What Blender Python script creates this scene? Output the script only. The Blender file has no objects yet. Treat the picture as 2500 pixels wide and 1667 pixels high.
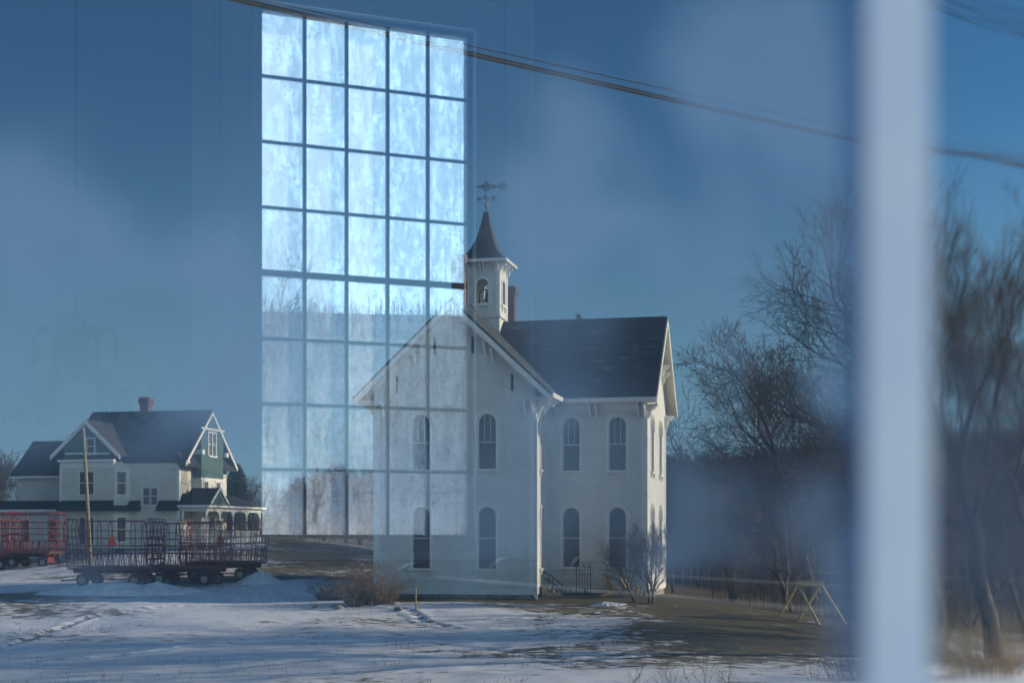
import bpy, math, random
import numpy as np
from mathutils import Vector, Matrix, noise
PI = math.pi
SC = bpy.context.scene
COL = SC.collection
R = math.radians

# ------------------------------------------------------------------ camera
# the photographer stands inside a church hall; eye level is world z = 0
FPX = 3472.0            # focal length in photograph pixels (50 mm on 36 mm)
HORIZON = 1303.0
cam = bpy.data.cameras.new('camera')
cam_o = bpy.data.objects.new('camera', cam)
COL.objects.link(cam_o)
cam.lens = 50.0
cam.sensor_width = 36.0
cam.shift_y = (HORIZON - 833.5) / 2500.0
cam.clip_start = 0.02
cam.clip_end = 9000.0
cam_o.location = (0, 0, 0)
cam_o.rotation_euler = (PI / 2, 0, 0)
cam.dof.use_dof = True
cam.dof.focus_distance = 34.0
cam.dof.aperture_fstop = 3.7
SC.camera = cam_o

# ------------------------------------------------------------------ sky and sun
SUN_H = Vector((0.986, 0.165))          # horizontal direction towards the sun
SUN_EL = R(15.5)
w = bpy.data.worlds.new('World')
SC.world = w
w.use_nodes = True
nt = w.node_tree
nt.nodes.clear()
wo = nt.nodes.new('ShaderNodeOutputWorld')
bg = nt.nodes.new('ShaderNodeBackground')
sky = nt.nodes.new('ShaderNodeTexSky')
sky.sky_type = 'NISHITA'
sky.sun_disc = False
sky.sun_elevation = SUN_EL
sky.sun_rotation = math.atan2(SUN_H.x, SUN_H.y)
sky.altitude = 300
sky.air_density = 1.0
sky.dust_density = 0.4
sky.ozone_density = 5.0
bg.inputs['Strength'].default_value = SKY_STRENGTH = 0.07
# bright patch added to the sky behind the hall, lighting its mirrored window
tc = nt.nodes.new('ShaderNodeTexCoord')
dp = nt.nodes.new('ShaderNodeVectorMath'); dp.operation = 'DOT_PRODUCT'
BRIGHT_DIR = Vector((0.63, -0.76, 0.20)).normalized()
dp.inputs[1].default_value = BRIGHT_DIR
nt.links.new(tc.outputs['Generated'], dp.inputs[0])
mr = nt.nodes.new('ShaderNodeMapRange'); mr.interpolation_type = 'SMOOTHSTEP'
mr.inputs['From Min'].default_value = 0.86
mr.inputs['From Max'].default_value = 0.97
nt.links.new(dp.outputs['Value'], mr.inputs['Value'])
cn = nt.nodes.new('ShaderNodeTexNoise'); cn.inputs['Scale'].default_value = 3.0; cn.inputs['Detail'].default_value = 4
nt.links.new(tc.outputs['Generated'], cn.inputs['Vector'])
cr = nt.nodes.new('ShaderNodeMapRange')
cr.inputs['From Min'].default_value = 0.3; cr.inputs['From Max'].default_value = 0.7
cr.inputs['To Min'].default_value = 0.7; cr.inputs['To Max'].default_value = 1.1
nt.links.new(cn.outputs['Fac'], cr.inputs['Value'])
mm = nt.nodes.new('ShaderNodeMath'); mm.operation = 'MULTIPLY'
nt.links.new(mr.outputs['Result'], mm.inputs[0]); nt.links.new(cr.outputs['Result'], mm.inputs[1])
mx = nt.nodes.new('ShaderNodeMix'); mx.data_type = 'RGBA'
nt.links.new(mm.outputs[0], mx.inputs['Factor'])
tint = nt.nodes.new('ShaderNodeMix'); tint.data_type = 'RGBA'; tint.blend_type = 'MULTIPLY'
tint.inputs['Factor'].default_value = 1.0
tint.inputs['B'].default_value = (0.62, 0.97, 1.03, 1)
nt.links.new(sky.outputs['Color'], tint.inputs['A'])
# pale haze low over the horizon
sz = nt.nodes.new('ShaderNodeSeparateXYZ'); nt.links.new(tc.outputs['Generated'], sz.inputs[0])
hz = nt.nodes.new('ShaderNodeMapRange'); hz.interpolation_type = 'SMOOTHERSTEP'
hz.inputs['From Min'].default_value = 0.34; hz.inputs['From Max'].default_value = -0.06
hz.inputs['To Min'].default_value = 0.0; hz.inputs['To Max'].default_value = 0.9
nt.links.new(sz.outputs['Z'], hz.inputs['Value'])
hm = nt.nodes.new('ShaderNodeMix'); hm.data_type = 'RGBA'
hm.inputs['B'].default_value = (2.5, 4.7, 6.3, 1)
nt.links.new(hz.outputs['Result'], hm.inputs['Factor'])
nt.links.new(tint.outputs['Result'], hm.inputs['A'])
nt.links.new(hm.outputs['Result'], mx.inputs['A'])
mx.inputs['B'].default_value = (20.0, 31.5, 40.0, 1)
nt.links.new(mx.outputs['Result'], bg.inputs['Color'])
nt.links.new(bg.outputs[0], wo.inputs['Surface'])

sl = bpy.data.lights.new('sun', 'SUN')
sl.energy = 5.0
sl.angle = R(0.5)
sl.color = (1.0, 0.87, 0.68)
so = bpy.data.objects.new('sun', sl)
COL.objects.link(so)
sd = Vector((SUN_H.x * math.cos(SUN_EL), SUN_H.y * math.cos(SUN_EL), math.sin(SUN_EL)))
so.rotation_euler = sd.to_track_quat('Z', 'Y').to_euler()

SC.view_settings.view_transform = 'Standard'
SC.view_settings.look = 'None'
SC.view_settings.gamma = 1.0
SC.view_settings.exposure = 0.62
SC.cycles.max_bounces = 8
SC.cycles.transparent_max_bounces = 24
SC.cycles.sample_clamp_indirect = 4.0

# ------------------------------------------------------------------ helpers
def P(px, py, Y):
    """world point seen at photograph pixel (px, py) at depth Y"""
    return Vector(((px - 1250.0) / FPX * Y, Y, (HORIZON - py) / FPX * Y))

class MB:
    def __init__(s):
        s.v = []; s.f = []
    def add(s, vs, fs):
        b = len(s.v)
        s.v += [tuple(v) for v in vs]
        s.f += [tuple(i + b for i in f) for f in fs]
        return s
    def quad(s, a, b, c, d):
        return s.add([a, b, c, d], [(0, 1, 2, 3)])
    def box(s, x0, x1, y0, y1, z0, z1):
        return s.hexa([(x0, y0, z0), (x1, y0, z0), (x1, y1, z0), (x0, y1, z0),
                       (x0, y0, z1), (x1, y0, z1), (x1, y1, z1), (x0, y1, z1)])
    def hexa(s, p):
        return s.add(p, [(0, 3, 2, 1), (4, 5, 6, 7), (0, 1, 5, 4), (1, 2, 6, 5), (2, 3, 7, 6), (3, 0, 4, 7)])
    def prism(s, poly, d):
        """poly: list of 3d points of a planar outline, d: extrusion vector"""
        n = len(poly); d = Vector(d)
        vs = [Vector(p) for p in poly] + [Vector(p) + d for p in poly]
        fs = [tuple(range(n))[::-1], tuple(range(n, 2 * n))] + [(i, (i + 1) % n, n + (i + 1) % n, n + i) for i in range(n)]
        return s.add(vs, fs)
    def bar(s, a, b, wx, wy=None, up=(0, 0, 1)):
        a = Vector(a); b = Vector(b); wy = wy or wx
        t = (b - a).normalized(); u = Vector(up)
        if abs(t.dot(u)) > .98: u = Vector((1, 0, 0))
        x = t.cross(u).normalized() * wx / 2; y = x.cross(t).normalized() * wy / 2
        return s.hexa([a - x - y, a + x - y, a + x + y, a - x + y, b - x - y, b + x - y, b + x + y, b - x + y])
    def tube(s, pts, rads, n=6, caps=True):
        pts = [Vector(p) for p in pts]
        if not hasattr(rads, '__len__'): rads = [rads] * len(pts)
        vs = []; fs = []
        prev = None
        for i, p in enumerate(pts):
            t = (pts[min(i + 1, len(pts) - 1)] - pts[max(i - 1, 0)])
            t = t.normalized() if t.length > 1e-9 else Vector((0, 0, 1))
            if prev is None:
                u = t.cross(Vector((0, 0, 1)))
                if u.length < .05: u = t.cross(Vector((1, 0, 0)))
            else:
                u = prev - t * prev.dot(t)
                if u.length < 1e-6: u = t.cross(Vector((1, 0, 0)))
            u.normalize(); prev = u
            v = t.cross(u)
            for k in range(n):
                a = 2 * PI * k / n
                vs.append(p + (u * math.cos(a) + v * math.sin(a)) * rads[i])
        for i in range(len(pts) - 1):
            for k in range(n):
                k2 = (k + 1) % n
                fs.append((i * n + k, i * n + k2, (i + 1) * n + k2, (i + 1) * n + k))
        if caps:
            fs.append(tuple(range(n))[::-1]); fs.append(tuple(range((len(pts) - 1) * n, len(pts) * n)))
        return s.add(vs, fs)
    def lathe(s, prof, c=(0, 0, 0), n=16):
        """prof: (radius, z) list around vertical axis at c"""
        c = Vector(c); vs = []; fs = []
        for r, z in prof:
            for k in range(n):
                a = 2 * PI * k / n
                vs.append(c + Vector((r * math.cos(a), r * math.sin(a), z)))
        for i in range(len(prof) - 1):
            for k in range(n):
                k2 = (k + 1) % n
                fs.append((i * n + k, i * n + k2, (i + 1) * n + k2, (i + 1) * n + k))
        fs.append(tuple(range(n))[::-1]); fs.append(tuple(range((len(prof) - 1) * n, len(prof) * n)))
        return s.add(vs, fs)
    def build(s, name, m, parent=None, smooth=False):
        me = bpy.data.meshes.new(name)
        me.from_pydata(s.v, [], s.f)
        me.update()
        if m: me.materials.append(m)
        if smooth: me.shade_smooth()
        o = bpy.data.objects.new(name, me)
        COL.objects.link(o)
        if parent: o.parent = parent
        return o

def tag(o, label=None, cat=None, group=None, kind=None):
    if label: o['label'] = label
    if cat: o['category'] = cat
    if group: o['group'] = group
    if kind: o['kind'] = kind
    return o
def empty(name, loc=(0, 0, 0), rz=0.0, label=None, cat=None, group=None):
    o = bpy.data.objects.new(name, None)
    COL.objects.link(o)
    o.location = loc; o.rotation_euler = (0, 0, rz)
    o.empty_display_size = .2
    return tag(o, label, cat, group)
def copy_tree(o, parent=None):
    c = o.copy(); COL.objects.link(c); c.parent = parent
    for ch in list(o.children): copy_tree(ch, c)
    return c

# ------------------------------------------------------------------ materials
def newmat(name):
    m = bpy.data.materials.new(name); m.use_nodes = True
    n = m.node_tree; n.nodes.clear()
    o = n.nodes.new('ShaderNodeOutputMaterial')
    return m, n, o
def N(n, t, **kw):
    x = n.nodes.new(t)
    for k, v in kw.items():
        if k in x.inputs: x.inputs[k].default_value = v
        else: setattr(x, k, v)
    return x
def mat(name, col, rough=.7, col2=None, scale=4.0, detail=6.0, bump=0.0, bscale=None, wave=None, metal=0.0, thr=(.35, .65), spec=.3, stretch=(1, 1, 1)):
    """two-tone noise material; wave=(spacing m, strength) adds horizontal clapboard laps"""
    m, n, o = newmat(name)
    b = N(n, 'ShaderNodeBsdfPrincipled', Roughness=rough, Metallic=metal)
    b.inputs['Specular IOR Level'].default_value = spec
    n.links.new(b.outputs[0], o.inputs[0])
    t = N(n, 'ShaderNodeTexCoord')
    mp = N(n, 'ShaderNodeMapping'); mp.inputs['Scale'].default_value = stretch
    n.links.new(t.outputs['Object'], mp.inputs['Vector'])
    nz = N(n, 'ShaderNodeTexNoise', Scale=scale, Detail=detail)
    n.links.new(mp.outputs[0], nz.inputs['Vector'])
    if col2 is None: col2 = tuple(c * .82 for c in col)
    rp = N(n, 'ShaderNodeValToRGB')
    rp.color_ramp.elements[0].position = thr[0]; rp.color_ramp.elements[1].position = thr[1]
    rp.color_ramp.elements[0].color = (*col, 1); rp.color_ramp.elements[1].color = (*col2, 1)
    n.links.new(nz.outputs['Fac'], rp.inputs['Fac'])
    cout = rp.outputs['Color']
    if wave:
        sx = N(n, 'ShaderNodeSeparateXYZ'); n.links.new(t.outputs['Object'], sx.inputs[0])
        dv = N(n, 'ShaderNodeMath', operation='DIVIDE'); dv.inputs[1].default_value = wave[0]
        n.links.new(sx.outputs['Z'], dv.inputs[0])
        fr = N(n, 'ShaderNodeMath', operation='FRACT'); n.links.new(dv.outputs[0], fr.inputs[0])
        bm = N(n, 'ShaderNodeBump', Strength=1.0); bm.inputs['Distance'].default_value = wave[1]; bm.invert = True
        n.links.new(fr.outputs[0], bm.inputs['Height'])
        n.links.new(bm.outputs[0], b.inputs['Normal'])
        # shadow line under each lap, painted into the colour
        lt = N(n, 'ShaderNodeMath', operation='LESS_THAN'); lt.inputs[1].default_value = .16
        n.links.new(fr.outputs[0], lt.inputs[0])
        mxx = N(n, 'ShaderNodeMix', data_type='RGBA', blend_type='MULTIPLY'); mxx.inputs['B'].default_value = (.42, .42, .42, 1)
        n.links.new(lt.outputs[0], mxx.inputs['Factor']); n.links.new(cout, mxx.inputs['A'])
        cout = mxx.outputs['Result']
    elif bump:
        bn = N(n, 'ShaderNodeTexNoise', Scale=bscale or scale * 4, Detail=5.0)
        n.links.new(mp.outputs[0], bn.inputs['Vector'])
        bm = N(n, 'ShaderNodeBump', Strength=1.0); bm.inputs['Distance'].default_value = bump
        n.links.new(bn.outputs['Fac'], bm.inputs['Height'])
        n.links.new(bm.outputs[0], b.inputs['Normal'])
    n.links.new(cout, b.inputs['Base Color'])
    return m
def brickmat(name, c1, c2, cm, scale=1.0, bw=.5, rh=.25, ms=.02, snow=None, rough=.8, axis='wall', bumpd=.01):
    m, n, o = newmat(name)
    b = N(n, 'ShaderNodeBsdfPrincipled', Roughness=rough)
    b.inputs['Specular IOR Level'].default_value = .2
    n.links.new(b.outputs[0], o.inputs[0])
    t = N(n, 'ShaderNodeTexCoord')
    sx = N(n, 'ShaderNodeSeparateXYZ'); n.links.new(t.outputs['Object'], sx.inputs[0])
    ad = N(n, 'ShaderNodeMath', operation='ADD'); n.links.new(sx.outputs['X'], ad.inputs[0]); n.links.new(sx.outputs['Y'], ad.inputs[1])
    cx = N(n, 'ShaderNodeCombineXYZ'); n.links.new(ad.outputs[0], cx.inputs['X']); n.links.new(sx.outputs['Z'], cx.inputs['Y'])
    br = N(n, 'ShaderNodeTexBrick', Scale=scale)
    br.inputs['Color1'].default_value = (*c1, 1); br.inputs['Color2'].default_value = (*c2, 1); br.inputs['Mortar'].default_value = (*cm, 1)
    br.inputs['Brick Width'].default_value = bw; br.inputs['Row Height'].default_value = rh; br.inputs['Mortar Size'].default_value = ms
    n.links.new(cx.outputs[0], br.inputs['Vector'])
    cout = br.outputs['Color']
    if snow:
        nz = N(n, 'ShaderNodeTexNoise', Scale=snow[0], Detail=8.0, Roughness=.7)
        mp = N(n, 'ShaderNodeMapping'); mp.inputs['Scale'].default_value = (.6, 1.0, 2.2)
        n.links.new(t.outputs['Object'], mp.inputs['Vector'])
        n.links.new(mp.outputs[0], nz.inputs['Vector'])
        rp = N(n, 'ShaderNodeMapRange'); rp.inputs['From Min'].default_value = snow[1]; rp.inputs['From Max'].default_value = snow[1] + .12
        rp.inputs['To Max'].default_value = snow[2]
        n.links.new(nz.outputs['Fac'], rp.inputs['Value'])
        mxx = N(n, 'ShaderNodeMix', data_type='RGBA'); mxx.inputs['B'].default_value = (.55, .62, .72, 1)
        n.links.new(rp.outputs['Result'], mxx.inputs['Factor']); n.links.new(cout, mxx.inputs['A'])
        cout = mxx.outputs['Result']
    bm = N(n, 'ShaderNodeBump', Strength=1.0); bm.inputs['Distance'].default_value = bumpd; bm.invert = True
    n.links.new(br.outputs['Fac'], bm.inputs['Height']); n.links.new(bm.outputs[0], b.inputs['Normal'])
    n.links.new(cout, b.inputs['Base Color'])
    return m
def glassmat(name, col=(.02, .03, .035), rough=.06):
    """dim window glass with a curtain or dark room behind it"""
    m, n, o = newmat(name)
    b = N(n, 'ShaderNodeBsdfPrincipled', Roughness=rough)
    b.inputs['Base Color'].default_value = (*col, 1)
    b.inputs['Specular IOR Level'].default_value = .5
    t = N(n, 'ShaderNodeTexCoord'); nz = N(n, 'ShaderNodeTexNoise', Scale=2.5, Detail=2.0)
    n.links.new(t.outputs['Object'], nz.inputs['Vector'])
    bm = N(n, 'ShaderNodeBump', Strength=1.0); bm.inputs['Distance'].default_value = .01
    n.links.new(nz.outputs['Fac'], bm.inputs['Height']); n.links.new(bm.outputs[0], b.inputs['Normal'])
    n.links.new(b.outputs[0], o.inputs[0])
    return m

M = {}
M['clap'] = mat('painted clapboard', (.70, .69, .62), .6, (.60, .59, .53), scale=1.2, wave=(.115, .02))
M['clap2'] = mat('cream clapboard', (.70, .67, .56), .6, (.60, .57, .47), scale=1.2, wave=(.12, .02))
M['trim'] = mat('white painted trim', (.74, .73, .66), .55, (.64, .63, .57), scale=3)
M['shingle'] = brickmat('blue green shingles', (.10, .17, .16), (.07, .13, .13), (.03, .05, .05), 1, .18, .13, .012)
M['slate'] = brickmat('slate roof', (.035, .042, .046), (.055, .06, .06), (.012, .014, .016), 1, .35, .17, .012, snow=(1.6, .56, .35))
M['slate_scallop'] = brickmat('patterned slate', (.06, .07, .075), (.09, .10, .10), (.02, .025, .025), 1, .30, .20, .02)
M['roof2'] = brickmat('dark shingle roof', (.035, .038, .042), (.045, .048, .05), (.02, .02, .02), 1, .4, .16, .01, snow=(1.0, .70, .25))
M['greenroof'] = mat('green pent roof', (.012, .045, .04), .5, (.01, .035, .03), scale=5)
M['brick'] = brickmat('chimney brick', (.15, .065, .048), (.10, .045, .035), (.15, .13, .12), 1, .21, .075, .01)
M['stone'] = mat('rubble foundation stone', (.36, .33, .28), .9, (.14, .12, .10), scale=3.0, bump=.05, bscale=4)
M['glass'] = glassmat('window glass', (.035, .05, .055))
M['glass_shade'] = glassmat('glass with drawn shade', (.075, .10, .105))
M['glass2'] = glassmat('curtained glass', (.10, .12, .12), .1)
M['iron'] = mat('dark iron', (.02, .02, .022), .5, metal=.6)
M['copper'] = mat('weathered metal ball', (.30, .27, .2), .45, metal=.3)
M['bronze'] = mat('bell metal', (.06, .05, .03), .4, metal=.7)
M['bark'] = mat('grey bark', (.055, .045, .038), .95, (.10, .085, .07), scale=6, stretch=(1, 1, .3))
M['twig'] = mat('bare twigs', (.075, .055, .045), .9, (.05, .038, .03), scale=3)
M['twig2'] = mat('reddish twigs', (.13, .09, .07), .9, (.20, .15, .10), scale=3)
M['swing_lit'] = mat('weathered timber tinted as sunlit', (.72, .56, .22), .8, (.5, .38, .15), scale=6)  # sunlight on the swing is put into its timber colour
M['weed'] = mat('dry straw stalks', (.30, .21, .11), .9, (.18, .12, .06), scale=3)
M['pole'] = mat('weathered pole', (.33, .27, .16), .85, (.20, .16, .10), scale=4, stretch=(3, 3, .4))
M['wood'] = mat('golden weathered wood', (.52, .40, .20), .8, (.36, .27, .13), scale=6, stretch=(1, 1, 1))
M['rackred'] = mat('red painted steel', (.20, .025, .03), .5, (.13, .02, .025), scale=8)
M['rackdark'] = mat('dark red painted steel', (.20, .022, .022), .6, (.12, .018, .02), scale=8)
M['tyre'] = mat('rubber tyre', (.02, .02, .02), .8)
M['rim'] = mat('pale wheel rim', (.35, .32, .26), .6, (.2, .18, .14), scale=9)
M['deck'] = mat('wagon bed wood', (.12, .08, .06), .85, (.07, .05, .04), scale=5)
M['orange'] = mat('orange reflector', (.85, .09, .03), .5, (.75, .07, .02))
M['cable'] = mat('black cable', (.03, .028, .022), .6)
M['needle'] = mat('evergreen needles', (.018, .035, .02), .8, (.03, .05, .028), scale=2)
# ------------------------------------------------------------------ the hall the camera stands in
# local frame: x along the glass (u), -y into the room, +y outdoors
TH = math.atan2(.375, .927)
GD = .42                                     # distance from lens to glass
D2 = Vector((math.cos(TH), math.sin(TH), 0)); N2 = Vector((math.sin(TH), -math.cos(TH), 0))
HALL_LOC = -GD * N2
def glass_uz(px, py):
    t = (px - 1250.0) / FPX
    u = (t * GD * math.cos(TH) + GD * math.sin(TH)) / (math.cos(TH) - t * math.sin(TH))
    Y = math.sin(TH) * u + GD * math.cos(TH)
    return u, (HORIZON - py) / FPX * Y, Y

FLOOR = -1.15; CEIL = 4.75; RW = 9.98        # floor, ceiling, depth of rear wall
UL, UR = -3.2, 7.4
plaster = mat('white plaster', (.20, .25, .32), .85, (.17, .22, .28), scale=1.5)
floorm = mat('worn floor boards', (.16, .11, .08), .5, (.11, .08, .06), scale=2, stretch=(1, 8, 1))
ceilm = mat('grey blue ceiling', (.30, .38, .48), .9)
sash_in = mat('sash paint tinted as skylit', (.44, .655, 1.0), .95, (.39, .59, 1.0), scale=14, spec=0.0)  # white sash; the blue of skylight is put into its colour
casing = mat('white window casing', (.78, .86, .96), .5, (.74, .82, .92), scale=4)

def wall_holes(mb, x0, x1, y0, y1, z0, z1, holes):
    xs = sorted(holes)
    c = x0
    for (a, b, za, zb) in xs:
        mb.box(c, a, y0, y1, z0, z1)
        if za > z0: mb.box(a, b, y0, y1, z0, za)
        if zb < z1: mb.box(a, b, y0, y1, zb, z1)
        c = b
    mb.box(c, x1, y0, y1, z0, z1)

NW = dict(x0=.3185 - 4 * .36, cols=7, px=.36, z0=-.10 - .48, rows=8, pz=.48)
RWIN = dict(x0=2.237, cols=5, px=.325, z0=-.005, rows=8, pz=.487)
def hole(g, m=.06): return (g['x0'] - m, g['x0'] + g['cols'] * g['px'] + m, g['z0'] - m, g['z0'] + g['rows'] * g['pz'] + m)

def struct(mb, name, m):
    o = mb.build(name, m); o.location = HALL_LOC; o.rotation_euler = (0, 0, TH)
    return tag(o, kind='structure')
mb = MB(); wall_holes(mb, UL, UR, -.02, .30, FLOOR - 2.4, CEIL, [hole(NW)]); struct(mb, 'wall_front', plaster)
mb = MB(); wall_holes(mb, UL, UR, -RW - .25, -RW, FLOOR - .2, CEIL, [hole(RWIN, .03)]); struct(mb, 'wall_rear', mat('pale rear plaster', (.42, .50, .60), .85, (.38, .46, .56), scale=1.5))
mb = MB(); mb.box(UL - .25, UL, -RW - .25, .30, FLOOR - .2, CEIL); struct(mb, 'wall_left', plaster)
# broad openings added in the unseen right wall to light the window bar
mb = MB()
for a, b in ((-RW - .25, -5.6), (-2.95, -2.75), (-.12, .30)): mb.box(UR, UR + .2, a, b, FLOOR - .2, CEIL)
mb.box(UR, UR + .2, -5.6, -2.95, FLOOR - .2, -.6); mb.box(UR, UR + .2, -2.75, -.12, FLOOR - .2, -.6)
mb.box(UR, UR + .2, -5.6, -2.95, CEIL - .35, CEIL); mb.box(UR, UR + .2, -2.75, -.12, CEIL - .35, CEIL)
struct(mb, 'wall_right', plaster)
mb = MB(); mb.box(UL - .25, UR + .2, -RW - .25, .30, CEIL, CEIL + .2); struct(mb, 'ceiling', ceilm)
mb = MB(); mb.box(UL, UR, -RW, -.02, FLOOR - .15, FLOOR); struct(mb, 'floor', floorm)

# ---- near glass: part mirror, part clear, with patches of breath mist
SPOTS = [(60, 500, 230, 190, 1.1), (40, 720, 120, 200, .6), (380, 640, 230, 150, .8), (560, 790, 210, 260, .7), (470, 1000, 300, 120, .6), (60, 960, 150, 160, .45),
         (1400, 430, 170, 250, 1.0), (1560, 620, 170, 130, .6), (1370, 620, 170, 200, .8), (1810, 110, 200, 230, .95), (1960, 330, 130, 300, .55),
         (1770, 560, 110, 420, .5), (2105, 850, 115, 1300, 1.0), (1960, 250, 130, 260, .4), (1930, 1250, 120, 120, .5), (1690, 1250, 150, 200, .55), (1620, 1080, 90, 120, .3),
         (1930, 1640, 190, 60, .3), (1750, 1400, 150, 80, .3), (1000, 1230, 330, 130, .35), (300, 1460, 420, 70, .45),
         (1350, 1130, 260, 220, .35), (1390, 940, 150, 160, .45), (720, 420, 200, 500, .15)]
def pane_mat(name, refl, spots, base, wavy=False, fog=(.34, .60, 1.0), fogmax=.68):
    m, n, o = newmat(name)
    gl = N(n, 'ShaderNodeBsdfGlossy', Roughness=0.0); gl.inputs['Color'].default_value = (.92, .97, 1, 1)
    if wavy:
        tr = N(n, 'ShaderNodeBsdfRefraction', Roughness=0.0, IOR=1.012)
        tr.inputs['Color'].default_value = (.97, .98, 1, 1)
    else:
        tr = N(n, 'ShaderNodeBsdfTransparent'); tr.inputs['Color'].default_value = (.97, .98, 1, 1)
    mix = N(n, 'ShaderNodeMixShader'); mix.inputs[0].default_value = refl
    n.links.new(tr.outputs[0], mix.inputs[1]); n.links.new(gl.outputs[0], mix.inputs[2])
    t = N(n, 'ShaderNodeTexCoord')
    if wavy:
        mp = N(n, 'ShaderNodeMapping'); mp.inputs['Scale'].default_value = (14, 14, 45)
        n.links.new(t.outputs['Object'], mp.inputs['Vector'])
        nz = N(n, 'ShaderNodeTexNoise', Scale=1.0, Detail=2.5); n.links.new(mp.outputs[0], nz.inputs['Vector'])
        bm = N(n, 'ShaderNodeBump', Strength=1.0); bm.inputs['Distance'].default_value = .011
        n.links.new(nz.outputs['Fac'], bm.inputs['Height']); n.links.new(bm.outputs[0], tr.inputs['Normal'])
    # mist
    nz = N(n, 'ShaderNodeTexNoise', Scale=24.0, Detail=4.5); n.links.new(t.outputs['Object'], nz.inputs['Vector'])
    sb = N(n, 'ShaderNodeVectorMath', operation='SUBTRACT'); sb.inputs[1].default_value = (.5, .5, .5)
    n.links.new(nz.outputs['Color'], sb.inputs[0])
    sc = N(n, 'ShaderNodeVectorMath', operation='SCALE'); sc.inputs['Scale'].default_value = .075
    n.links.new(sb.outputs[0], sc.inputs[0])
    ad = N(n, 'ShaderNodeVectorMath', operation='ADD'); n.links.new(t.outputs['Object'], ad.inputs[0]); n.links.new(sc.outputs[0], ad.inputs[1])
    acc = None
    for (px, py, rx, ry, a) in spots:
        u, z, Y = glass_uz(px, py)
        k = Y / FPX
        s1 = N(n, 'ShaderNodeVectorMath', operation='SUBTRACT'); s1.inputs[1].default_value = (u, 0, z); n.links.new(ad.outputs[0], s1.inputs[0])
        s2 = N(n, 'ShaderNodeVectorMath', operation='MULTIPLY'); s2.inputs[1].default_value = (.72 / (rx * k), 0, .72 / (ry * k)); n.links.new(s1.outputs[0], s2.inputs[0])
        ln = N(n, 'ShaderNodeVectorMath', operation='LENGTH'); n.links.new(s2.outputs[0], ln.inputs[0])
        r = N(n, 'ShaderNodeMapRange', interpolation_type='SMOOTHSTEP'); r.inputs['From Min'].default_value = 1.0; r.inputs['From Max'].default_value = 0.1
        r.inputs['To Min'].default_value = 0; r.inputs['To Max'].default_value = a
        n.links.new(ln.outputs['Value'], r.inputs['Value'])
        if acc is None: acc = r.outputs[0]
        else:
            q = N(n, 'ShaderNodeMath', operation='ADD'); n.links.new(acc, q.inputs[0]); n.links.new(r.outputs[0], q.inputs[1]); acc = q.outputs[0]
    if acc is not None:
        f = N(n, 'ShaderNodeMath', operation='MULTIPLY_ADD', use_clamp=True); n.links.new(acc, f.inputs[0]); f.inputs[1].default_value = fogmax; f.inputs[2].default_value = base
        fo = f.outputs[0]
        mnn = N(n, 'ShaderNodeMath', operation='MINIMUM'); mnn.inputs[1].default_value = .68; n.links.new(fo, mnn.inputs[0]); fo = mnn.outputs[0]
    tl = N(n, 'ShaderNodeBsdfTranslucent'); tl.inputs['Color'].default_value = (*fog, 1)  # mist tint carries the blue of skylight in its colour
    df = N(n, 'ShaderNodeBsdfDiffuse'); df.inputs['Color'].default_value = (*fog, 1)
    m2 = N(n, 'ShaderNodeMixShader'); m2.inputs[0].default_value = .45; n.links.new(tl.outputs[0], m2.inputs[1]); n.links.new(df.outputs[0], m2.inputs[2])
    m3 = N(n, 'ShaderNodeMixShader'); n.links.new(mix.outputs[0], m3.inputs[1]); n.links.new(m2.outputs[0], m3.inputs[2])
    if acc is not None: n.links.new(fo, m3.inputs[0])
    else: m3.inputs[0].default_value = base
    n.links.new(m3.outputs[0], o.inputs['Surface'])
    return m
REFL = .44
near_pane = pane_mat('misted old glass', REFL, SPOTS, .05)
wavy_pane = pane_mat('wavy old glass', .22, [(2420, 1250, 260, 420, .32)], .02, wavy=True)

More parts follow.
